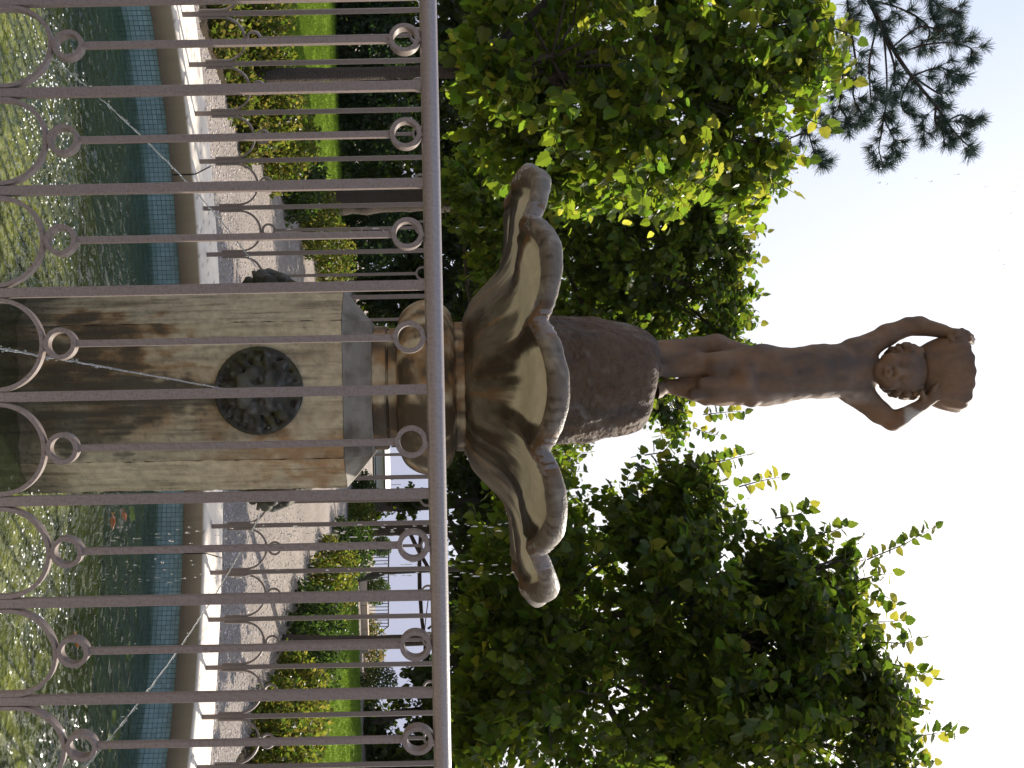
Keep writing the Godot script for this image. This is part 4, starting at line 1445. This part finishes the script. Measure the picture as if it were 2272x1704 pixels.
	tree("dark_tree", "dark dense tree far behind the fountain pillar", "dark trees closing the view", [[on_ground(628, 21.0), 0.26], [at(900, 625, 21.0), 0.24], [at(1100, 620, 21.0), 0.14]], [
		[430, 1010, 21.0, 150, 130, 1.4, 140], [640, 1030, 21.0, 150, 120, 1.4, 140], [520, 900, 20.5, 90, 90, 1.0, 80], [420, 840, 20.0, 70, 60, 0.8, 46], [880, 1120, 21.0, 160, 110, 1.4, 130], [700, 1240, 21.5, 300, 170, 1.6, 220], [670, 930, 20.5, 80, 80, 0.9, 70], [650, 850, 20.0, 60, 50, 0.8, 40]], 0.13, 1.5, 0.0, 0.5, 0)
	tree("dark_tree", "dark tree with two ivy covered stems just right of the pillar", "dark trees closing the view", [[on_ground(1122, 20.0), 0.13], [at(900, 1120, 20.0), 0.12], [at(1060, 1115, 20.0), 0.09]], [
		[1060, 1060, 20.0, 130, 80, 1.2, 100], [1230, 1080, 20.0, 130, 80, 1.2, 100], [1130, 1180, 20.0, 180, 110, 1.3, 150], [1122, 840, 20.0, 16, 40, 0.2, 8], [1120, 900, 20.0, 14, 50, 0.2, 7]], 0.13, 1.5, 0.0, 0.5, 0)
	tree("dark_tree", "dark tree hanging its lowest boughs over the lake view", "dark trees closing the view", [[on_ground(1178, 21.0), 0.12], [at(900, 1176, 21.0), 0.11], [at(1060, 1172, 21.0), 0.09]], [
		[1400, 1050, 20.0, 160, 75, 1.2, 120], [1560, 1040, 20.0, 140, 85, 1.2, 120], [1720, 1020, 20.0, 140, 110, 1.2, 110], [1500, 940, 19.5, 26, 24, 0.3, 10], [1440, 1200, 20.5, 300, 120, 1.4, 200]], 0.13, 1.5, 0.0, 0.5, 0)
	tree("dark_tree", "dark many stemmed tree at the far right by the lawn", "dark trees closing the view", [[on_ground(1600, 21.0), 0.12], [at(880, 1585, 21.0), 0.1], [at(990, 1570, 21.0), 0.07]], [
		[1640, 830, 21.0, 70, 70, 0.8, 60], [1690, 900, 21.0, 60, 90, 0.8, 60], [1580, 800, 21.0, 40, 30, 0.5, 22], [1640, 970, 21.0, 110, 50, 0.9, 50], [1750, 860, 21.0, 60, 110, 0.8, 50], [1560, 900, 21.0, 12, 40, 0.3, 6], [1540, 960, 21.0, 40, 24, 0.4, 14]], 0.12, 1.4, 0.0, 0.55, 0)
	pine()


func pine() -> void:
	var dist := 11.5
	var base := on_ground(-900, dist)
	var o := thing("pine_tree", "blue green pine reaching in at the upper left with tufted boughs", "tree", base)
	var wood := Color(0.06, 0.045, 0.036)
	var tb := MB.new()
	tb.tube(PackedVector3Array([Vector3.ZERO, at(1100, -860, dist) - base, at(1700, -800, dist) - base, at(2500, -780, dist) - base, at(3000, -780, dist) - base]), [0.22, 0.19, 0.15, 0.09, 0.03], 14, wood)
	part(o, "trunk", tb.mesh(), M.bark)
	var needle := MB.new()
	for k in 100:
		var d := (Vector3(0, 1, 0) * R.randf_range(0.15, 1.3) + rnd() * Vector3(1, 0.5, 1)).normalized()
		var p0 := Vector3(0, R.randf_range(-0.45, 0.1), 0)
		var side := d.cross(rnd()).normalized() * 0.022
		var ln := R.randf_range(0.75, 1.05)
		var g := R.randf_range(0.7, 1.25)
		var c := Color(0.06, 0.1, 0.075) * g
		var s := needle.p(p0 - side, c)
		needle.p(p0 + side, c)
		needle.p(p0 + d * ln + side * 0.3 + Vector3(0, 0.03, 0), c)
		needle.p(p0 + d * ln - side * 0.3 + Vector3(0, 0.03, 0), c)
		needle.quad(s, s + 1, s + 2, s + 3)
	var tuft := needle.mesh()
	var boughs := [
		[[1800, -700], [1860, -300], [1905, -60], [1929, 0], [1980, 105], [2022, 169], [2077, 236], [2119, 295], [2158, 332]],
		[[1905, -60], [1940, 20], [1958, 67], [1966, 140], [1967, 211], [1956, 295], [1950, 330], [1960, 368]],
		[[1958, 67], [1985, 150], [1975, 200], [1962, 260], [1980, 300], [1990, 345]],
		[[1860, -120], [1882, 20], [1872, 110], [1870, 160], [1868, 200], [1861, 236], [1845, 262], [1836, 287]],
		[[1780, -100], [1800, 60], [1790, 160], [1780, 240], [1794, 295], [1807, 337], [1823, 367]],
		[[1794, 295], [1770, 300], [1745, 312], [1733, 328]],
		[[1880, 20], [1900, 150], [1893, 210], [1908, 245], [1918, 262]],
		[[2022, 169], [2000, 220], [2010, 250], [2045, 262], [2050, 318]],
		[[2077, 236], [2075, 270], [2090, 290], [2096, 322]],
		[[2030, -40], [2080, 10], [2110, 20], [2130, 30]],
		[[1980, 105], [2040, 60], [2090, 70], [2120, 80]],
		[[1990, 120], [2050, 100], [2110, 95], [2150, 105], [2160, 118]],
		[[2022, 169], [2080, 150], [2110, 160], [2140, 170]],
		[[2010, 160], [2070, 200], [2090, 212], [2085, 230]],
		[[2100, 270], [2130, 255], [2150, 262], [2158, 268]],
		[[1929, 0], [2000, 20], [2060, 60], [2050, 110]],
		[[1700, -200], [1760, 30], [1840, 60], [1890, 40]],
		[[1950, 40], [1930, 130], [1930, 190], [1935, 240]],
		[[1861, 236], [1880, 262], [1886, 278]],
		[[2000, -60], [2060, -10], [2070, 40], [2085, 60]]]
	var wd := MB.new()
	var tufts := 0
	for i in boughs.size():
		var pp := PackedVector3Array()
		var lean := R.randf_range(-0.3, 0.3)
		for j in boughs[i].size():
			var q: Array = boughs[i][j]
			pp.append(at(q[0], q[1], dist + lean * (1.0 if i > 0 else 0.0) * clampf(j * 0.4, 0.0, 1.0)) - base)
		var path := PackedVector3Array()
		var rad := []
		var n := (pp.size() - 1) * 6
		for k in n + 1:
			var x := float(k) / n * (pp.size() - 1)
			var e := mini(int(x), pp.size() - 2)
			path.append(pp[e].cubic_interpolate(pp[e + 1], pp[maxi(e - 1, 0)], pp[mini(e + 2, pp.size() - 1)], x - e))
			rad.append(lerpf(0.04 if i == 0 else 0.013, 0.006, float(k) / n))
		wd.tube(path, rad, 6, wood)
		for k in range(n):
			var y_px := (path[k] + base - CAM).x / dist * PX + 852.0
			if y_px < -60.0 or (i == 0 and k < n * 0.7 and R.randf() < 0.75):
				continue
			var dir := (path[k + 1] - path[k]).normalized()
			if R.randf() < 0.55 or k > n - 6:
				var sd := dir.cross(rnd()).normalized()
				var off := (sd * 0.8 + dir * 0.6 + Vector3(0, 0.25, 0)).normalized()
				var ln := R.randf_range(0.04, 0.16)
				var e := path[k] + off * ln
				if k == n - 1:
					e = path[n]
					off = dir
				else:
					wd.tube(PackedVector3Array([path[k], path[k] + off * ln * 0.6 + Vector3(0, -0.01, 0), e]), [0.005, 0.004, 0.003], 4, wood, false)
				if tufts < 290:
					tufts += 1
					part(o, "needle_tuft", tuft, M.needle, Transform3D(frame(off + Vector3(0, 0.15, 0), rnd(), R.randf_range(0.11, 0.15)), e))
	part(o, "boughs", wd.mesh(), M.bark)


# a low bush: leaves over a dome, on a few stems
func bush(called: String, label: String, category: String, group: String, where: Vector3, rad: Vector3, count: int, size: float, cols: Array, round_ := false) -> Node3D:
	var o := thing(called, label, category, where, group)
	var st := MB.new()
	for k in 9:
		var e := rnd() * rad * 0.7
		e.y = absf(e.y) + rad.y * 0.4
		st.tube(PackedVector3Array([Vector3(e.x * 0.1, -0.02, e.z * 0.1), e * 0.5 + rnd() * 0.02, e]), [0.01, 0.007, 0.003], 5, Color(0.06, 0.045, 0.03))
	part(o, "stems", st.mesh(), M.bark)
	var xs := []
	var cs := []
	for k in count:
		var d := rnd()
		if not round_:
			d.y = absf(d.y)
		var lump := 1.0 + (0.06 if round_ else 0.28) * nz.get_noise_3d(d.x * 2.6 + where.x * 3.0, d.y * 2.6, d.z * 2.6 + where.z)
		var q := d * rad * lump * pow(R.randf(), 0.28)
		if round_:
			q.y += rad.y * 0.97
		if q.y < 0.01:
			q.y = 0.01 + R.randf() * 0.05
		var tip := (d * 0.7 + rnd() * 0.8 + Vector3(0, 0.2, 0)).normalized()
		xs.append(Transform3D(frame(tip, (d + rnd() * 0.7).normalized(), size * R.randf_range(0.6, 1.3)), q))
		var c: Color = cols[R.randi() % cols.size()]
		cs.append(c * R.randf_range(0.7, 1.3))
	many(o, "leaves", LEAF, M.leaf, xs, cs)
	return o


func bed(called: String, label: String, pts: Array, lift: float, col: Callable, m: Material, kind: String) -> void:
	# a sheet over the ground, cut into strips from the near to the far edge; pts: [distance, y left, y right]
	var mb := MB.new()
	mb.grid(60, 90, func(u, w):
		var x: float = w * (pts.size() - 1)
		var i := mini(int(x), pts.size() - 2)
		var d := lerpf(pts[i][0], pts[i + 1][0], x - i)
		var a := on_ground(pts[i][1], pts[i][0]).x
		var a2 := on_ground(pts[i + 1][1], pts[i + 1][0]).x
		var b := on_ground(pts[i][2], pts[i][0]).x
		var b2 := on_ground(pts[i + 1][2], pts[i + 1][0]).x
		var q := Vector3(lerpf(lerpf(a, a2, x - i), lerpf(b, b2, x - i), u), 0, CAM.z - d)
		q.y = lift + 0.015 * nn(q, 1.2) + 0.015
		if u < 0.01 or u > 0.99 or w < 0.01 or w > 0.99:
			q.y = -0.01
		return q, func(q, _u, _w): return col.call(q))
	setting(called, label, mb.mesh(), m)


func garden() -> void:
	var soil := func(q: Vector3) -> Color: return Color(0.045, 0.035, 0.024) * (1.0 + 0.3 * nn(q, 5.0))
	var lawn_col := func(q: Vector3) -> Color: return Color(0.12, 0.18, 0.015) * (1.0 + 0.3 * nn(q, 1.5) + 0.2 * nn(q, 9.0))
	bed("flower_bed", "bare soil bed under the shrubs on the left", [[7.0, -500, 60], [8.0, -500, 235], [9.0, -500, 300], [10.4, -500, 430], [12.0, -500, 500], [14.0, 380, 560]], 0.006, soil, M.earth, "soil")
	bed("flower_bed", "bare soil bed under the shrubs on the right", [[7.7, 1690, 2300], [8.6, 1610, 2300], [9.6, 1500, 2300], [10.4, 1420, 2300], [12.0, 1320, 1500], [16.0, 1200, 1320]], 0.006, soil, M.earth, "soil")
	bed("lawn", "bright green lawn beyond the left shrubs with tree shade across it", [[9.4, -700, 180], [11.0, -700, 330], [13.0, -700, 360], [17.0, -600, 520], [21.0, -500, 640]], 0.012, lawn_col, M.earth, "grass")
	bed("lawn", "bright green lawn beyond the right shrubs towards the lake", [[9.6, 1640, 2400], [10.6, 1500, 2400], [12.0, 1420, 2300], [15.0, 1290, 2200], [19.6, 1260, 2000]], 0.012, lawn_col, M.earth, "grass")
	var tuft := MB.new()
	for k in 7:
		var d := Vector3(R.randf_range(-0.7, 0.7), 1, R.randf_range(-0.7, 0.7)).normalized()
		var p0 := Vector3(R.randf_range(-0.6, 0.6), 0, R.randf_range(-0.6, 0.6))
		var side := d.cross(rnd()).normalized() * 0.09
		var s := tuft.p(p0 - side)
		tuft.p(p0 + side)
		tuft.p(p0 + d * R.randf_range(0.7, 1.1))
		tuft.tri(s, s + 1, s + 2)
	var gm := tuft.mesh()
	for side in 2:
		var xs := []
		var cs := []
		for k in 30000:
			var q: Vector3
			if side == 0:
				var d := R.randf_range(9.6, 20.5)
				q = on_ground(lerpf(-250, lerpf(170, 600, (d - 9.4) / 11.6), R.randf()), d)
			else:
				var d := R.randf_range(9.9, 19.4)
				q = on_ground(lerpf(2000, maxf(1270, 1620 - (d - 9.6) * 70.0), R.randf()), d)
			q.y = 0.02
			var sz := R.randf_range(0.025, 0.05)
			xs.append(Transform3D(Basis(Vector3.UP, R.randf() * TAU).scaled(Vector3(sz, sz * R.randf_range(0.7, 1.2), sz)), q))
			cs.append(Color(0.14, 0.21, 0.016) * R.randf_range(0.6, 1.25))
		tag(many(self, "grass", gm, M.grass, xs, cs), "short mown grass blades of the %s lawn" % ["left", "right"][side], "grass")
	# shrubs along the beds
	var olive := [Color(0.11, 0.14, 0.014), Color(0.16, 0.17, 0.02), Color(0.075, 0.12, 0.014), Color(0.2, 0.17, 0.03)]
	var dark := [Color(0.045, 0.08, 0.014), Color(0.065, 0.11, 0.016), Color(0.035, 0.06, 0.012)]
	var rust := [Color(0.14, 0.12, 0.03), Color(0.13, 0.15, 0.02), Color(0.09, 0.13, 0.015), Color(0.1, 0.14, 0.015), Color(0.16, 0.13, 0.03)]
	var left := [[25, 7.45, 0.35, 0.2, rust, "low rusty ground cover at the left edge of the gravel"], [95, 7.8, 0.3, 0.16, rust, "low rusty ground cover in front of the slim trunk"], [190, 8.1, 0.32, 0.18, rust, "low rusty ground cover right of the slim trunk's foot"], [10, 8.2, 0.55, 0.5, olive, "yellow green low shrub at the left end of the left bed"], [125, 8.6, 0.5, 0.42, olive, "yellow green shrub just behind the slim trunk's foot"], [235, 8.9, 0.42, 0.48, olive, "glinting olive shrub between the slim trunk and the gravel"], [285, 8.5, 0.3, 0.22, rust, "low reddish brown plant at the gravel edge on the left"], [315, 9.8, 0.5, 0.5, olive, "olive shrub halfway along the left bed"], [400, 11.0, 0.45, 0.45, dark, "dark green shrub in front of the thick trunk"], [490, 12.4, 0.5, 0.45, olive, "bright yellow green shrub beside the gravel path's left edge"], [570, 14.0, 0.6, 0.5, olive, "last olive shrub of the left bed, near the pillar"], [-120, 8.6, 0.6, 0.5, dark, "dark shrub at the left rim of the left bed"]]
	for q in left:
		bush("shrub", q[5], "shrub", "shrubs of the left bed", on_ground(q[0], q[1]), Vector3(q[2], q[3], q[2] * 0.8), int(2600 * q[2] / 0.5), 0.034, q[4])
	var right := [[1700, 8.6, 0.6, 0.5, olive, "yellow green shrub nearest the railing on the right"], [1640, 9.2, 0.55, 0.5, olive, "bright flowering shrub second in the right bed"], [1560, 9.9, 0.55, 0.5, olive, "yellow tinged shrub third from the right end of the right bed"], [1480, 10.6, 0.55, 0.55, dark, "dark green shrub in the middle of the right bed"], [1400, 11.3, 0.55, 0.55, dark, "dark green shrub right of the path's curve"], [1330, 12.4, 0.5, 0.5, olive, "glinting green shrub at the curve of the gravel path"], [1270, 13.6, 0.5, 0.5, olive, "small green shrub beyond the curve of the path"], [1225, 15.4, 0.55, 0.6, dark, "dark shrub at the far end of the right bed"], [1160, 18.0, 0.5, 0.5, olive, "yellow green bush at the feet of the ivy covered stems"], [1100, 19.0, 0.5, 0.45, dark, "dark bush behind the pillar's right edge"]]
	for q in right:
		bush("shrub", q[5], "shrub", "shrubs of the right bed", on_ground(q[0], q[1]), Vector3(q[2], q[3], q[2] * 0.8), int(2600 * q[2] / 0.5), 0.036, q[4])
	var ball := [Color(0.05, 0.085, 0.02), Color(0.07, 0.11, 0.025), Color(0.1, 0.13, 0.03)]
	for q in [[1311, 20.6, 0.29, "clipped round bush by the low stone kerb, middle of three"], [1511, 19.8, 0.36, "largest clipped round bush, right of the thin trunk"], [1213, 24.0, 0.24, "small clipped round bush near the ivy covered stems"]]:
		bush("topiary_ball", q[3], "topiary", "clipped round bushes at the terrace edge", on_ground(q[0], q[1]), Vector3.ONE * q[2], 2600, 0.03, ball, true)
	# dark hedge behind the left lawn
	for q in [[-60, 17.2, 0.9, 0.75, "dark hedge bush at the left end behind the lawn"], [110, 17.4, 1.0, 0.8, "dark hedge bush behind the lawn, left of the slim trunk"], [270, 17.6, 1.0, 0.8, "dark hedge bush behind the lawn strips"], [520, 18.0, 0.8, 0.7, "dark hedge bush behind the path's left side"]]:
		bush("hedge_bush", q[4], "hedge", "dark hedge behind the left lawn", on_ground(q[0], q[1]), Vector3(q[2], q[3] + 0.5, 0.6), 2600, 0.06, [Color(0.022, 0.045, 0.012), Color(0.035, 0.06, 0.016)])
	# thin tree between the lawn and the lake
	var o := thing("thin_tree", "slender dark trunk standing on the right lawn before the lake", "tree", on_ground(1292, 17.0), "")
	var tb := MB.new()
	var b0 := on_ground(1292, 17.0)
	tb.tube(PackedVector3Array([Vector3.ZERO, at(860, 1268, 17.0) - b0, at(1000, 1262, 17.0) - b0, at(1100, 1260, 17.0) - b0]), [0.06, 0.05, 0.045, 0.04], 10, Color(0.07, 0.055, 0.045))
	part(o, "trunk", tb.mesh(), M.bark)


# ---------------------------------------------------------------- beyond the terrace

func distance() -> void:
	var k0 := on_ground(1230, 20.3)
	var k1 := on_ground(1445, 20.6)
	var kerb := thing("low_kerb_wall", "low beige stone kerb wall edging the right lawn", "kerb", k0)
	for k in 4:
		var a := k0.lerp(k1, k / 4.0)
		var b := k0.lerp(k1, (k + 1) / 4.0)
		var d := (b - a).normalized()
		var ks := MB.new()
		ks.box(Vector3.ZERO, Vector3(a.distance_to(b) - 0.012, 0.14, 0.25), Basis.IDENTITY, Color(0.5, 0.4, 0.3) * R.randf_range(0.85, 1.15))
		part(kerb, "kerb_stone", ks.mesh(), M.stone, Transform3D(Basis(d, Vector3.UP, d.cross(Vector3.UP)), (a + b) / 2 + Vector3(0, 0.06, 0) - k0))
	bush("shrub", "yellow green plants growing behind the beige kerb wall", "shrub", "", on_ground(1440, 21.2), Vector3(0.75, 0.42, 0.3), 1600, 0.04, [Color(0.16, 0.16, 0.03), Color(0.1, 0.13, 0.02), Color(0.2, 0.14, 0.03)])
	# stair railing down to the shore
	var rl := thing("stair_railing", "thin dark iron railing at the head of the terrace stairs", "railing", on_ground(1240, 22.5))
	var q0 := on_ground(1240, 22.5)
	var iron := mat(0.6, Color(0.22, 0.22, 0.24))
	var tops := [at(863, 1222, 22.5) - q0, at(862, 1256, 22.5) - q0, at(862, 1390, 22.5) - q0, at(826, 1415, 22.5) - q0]
	var hr := MB.new()
	hr.tube(PackedVector3Array([tops[0], tops[1], tops[2], tops[3]]), [0.016], 8)
	part(rl, "handrail", hr.mesh(), iron)
	var bar := MB.new()
	bar.tube(PackedVector3Array([Vector3(0, -0.42, 0), Vector3.ZERO]), [0.009], 6)
	var bm := bar.mesh()
	for k in 24:
		part(rl, "baluster", bm, iron, Transform3D(Basis(), (tops[0] as Vector3).lerp(tops[2], k / 23.0)))
	# pale low building by the shore
	var hs := thing("shore_building", "pale low flat roofed building by the shore behind the pillar", "building", on_ground(1045, 30.0) + Vector3(0, -2.5, 0))
	var h0 := on_ground(1045, 30.0) + Vector3(0, -2.5, 0)
	var wl := MB.new()
	var g := func(x0: float, x1: float, col: Color, deep: float, out_: float) -> ArrayMesh:
		var a := at(x0, 985, 30.0) - h0
		var b := at(x1, 1106, 30.0) - h0
		var m := MB.new()
		m.box(Vector3((a.x + b.x) / 2, (a.y + b.y) / 2, -deep / 2 + out_), Vector3(absf(b.x - a.x) + out_ * 2.0, absf(b.y - a.y), deep), Basis.IDENTITY, col)
		return m.mesh()
	part(hs, "upper_wall", g.call(833.0, 853.0, Color(0.36, 0.34, 0.33), 3.0, 0.0), M.plain)
	part(hs, "roof_edge", g.call(853.2, 856.5, Color(0.75, 0.72, 0.66), 3.2, 0.1), M.plain)
	part(hs, "string_course", g.call(829.6, 832.8, Color(0.75, 0.72, 0.66), 3.2, 0.1), M.plain)
	part(hs, "lower_wall", g.call(760.0, 829.3, Color(0.4, 0.3, 0.21), 3.0, 0.0), M.plain)
	for k in 3:
		var c := at(812, 1010 + k * 32, 30.0) - h0
		var wm := MB.new()
		wm.box(Vector3(c.x, c.y, 0.004), Vector3(0.2, 0.18, 0.03), Basis.IDENTITY, Color(0.06, 0.065, 0.07))
		part(hs, "window", wm.mesh(), M.tile)
	# the lake, its far shore and two masts
	var lake := MB.new()
	lake.grid(40, 60, func(u, w):
		var z := -24.0 - 5400.0 * pow(w, 3.0)
		return Vector3((u - 0.5) * 2.0 * (120.0 + absf(z) * 1.2), -9.0, z), func(_q, _u, _w): return Color(0.2, 0.212, 0.268))
	var lm := mat(0.9, Color.WHITE, 0.0)
	setting("lake", "calm pale lavender blue lake in haze beyond the terrace", lake.mesh(), lm)
	var hills := MB.new()
	hills.grid(160, 8, func(u, w):
		var x: float = (u - 0.5) * 9000.0
		var y: float = -12.0 + w * (70.0 + 60.0 * nz.get_noise_1d(x * 0.0009) + 12.0 * nz.get_noise_1d(x * 0.006))
		return Vector3(x, y, -5200.0 - w * 500.0), func(_q, _u, _w): return Color(0.1, 0.13, 0.14))
	setting("far_shore", "low hazy hills along the far shore of the lake", hills.mesh(), M.plain)
	for q in [[1065.0, 120.0, 872.0, "sailing boat with the shorter mast, seen above the building roof"], [1076.0, 130.0, 890.0, "sailing boat with the taller mast, seen above the building roof"]]:
		var foot := at(840.0, q[0], q[1])
		foot.y = -9.0
		var o := thing("sailing_boat", q[3], "boat", foot, "boats moored on the lake")
		var hull := MB.new()
		hull.grid(16, 12, func(u, w):
			var a: float = u * TAU
			var r: float = sin(PI * clampf(w, 0.02, 0.98)) * 0.9
			return Vector3((w - 0.5) * 6.0, 0.35 + sin(a) * 0.35 * 1.0, -cos(a) * r), func(_q, _u, _w): return Color(0.6, 0.6, 0.62), true)
		part(o, "hull", hull.mesh(), M.plain)
		var mast := MB.new()
		var mt := at(q[2], q[0], q[1]) - foot
		mast.tube(PackedVector3Array([Vector3(0, 0.4, 0), Vector3(0, mt.y, 0)]), [0.05, 0.035], 6, Color(0.1, 0.1, 0.12))
		part(o, "mast", mast.mesh(), M.plain)
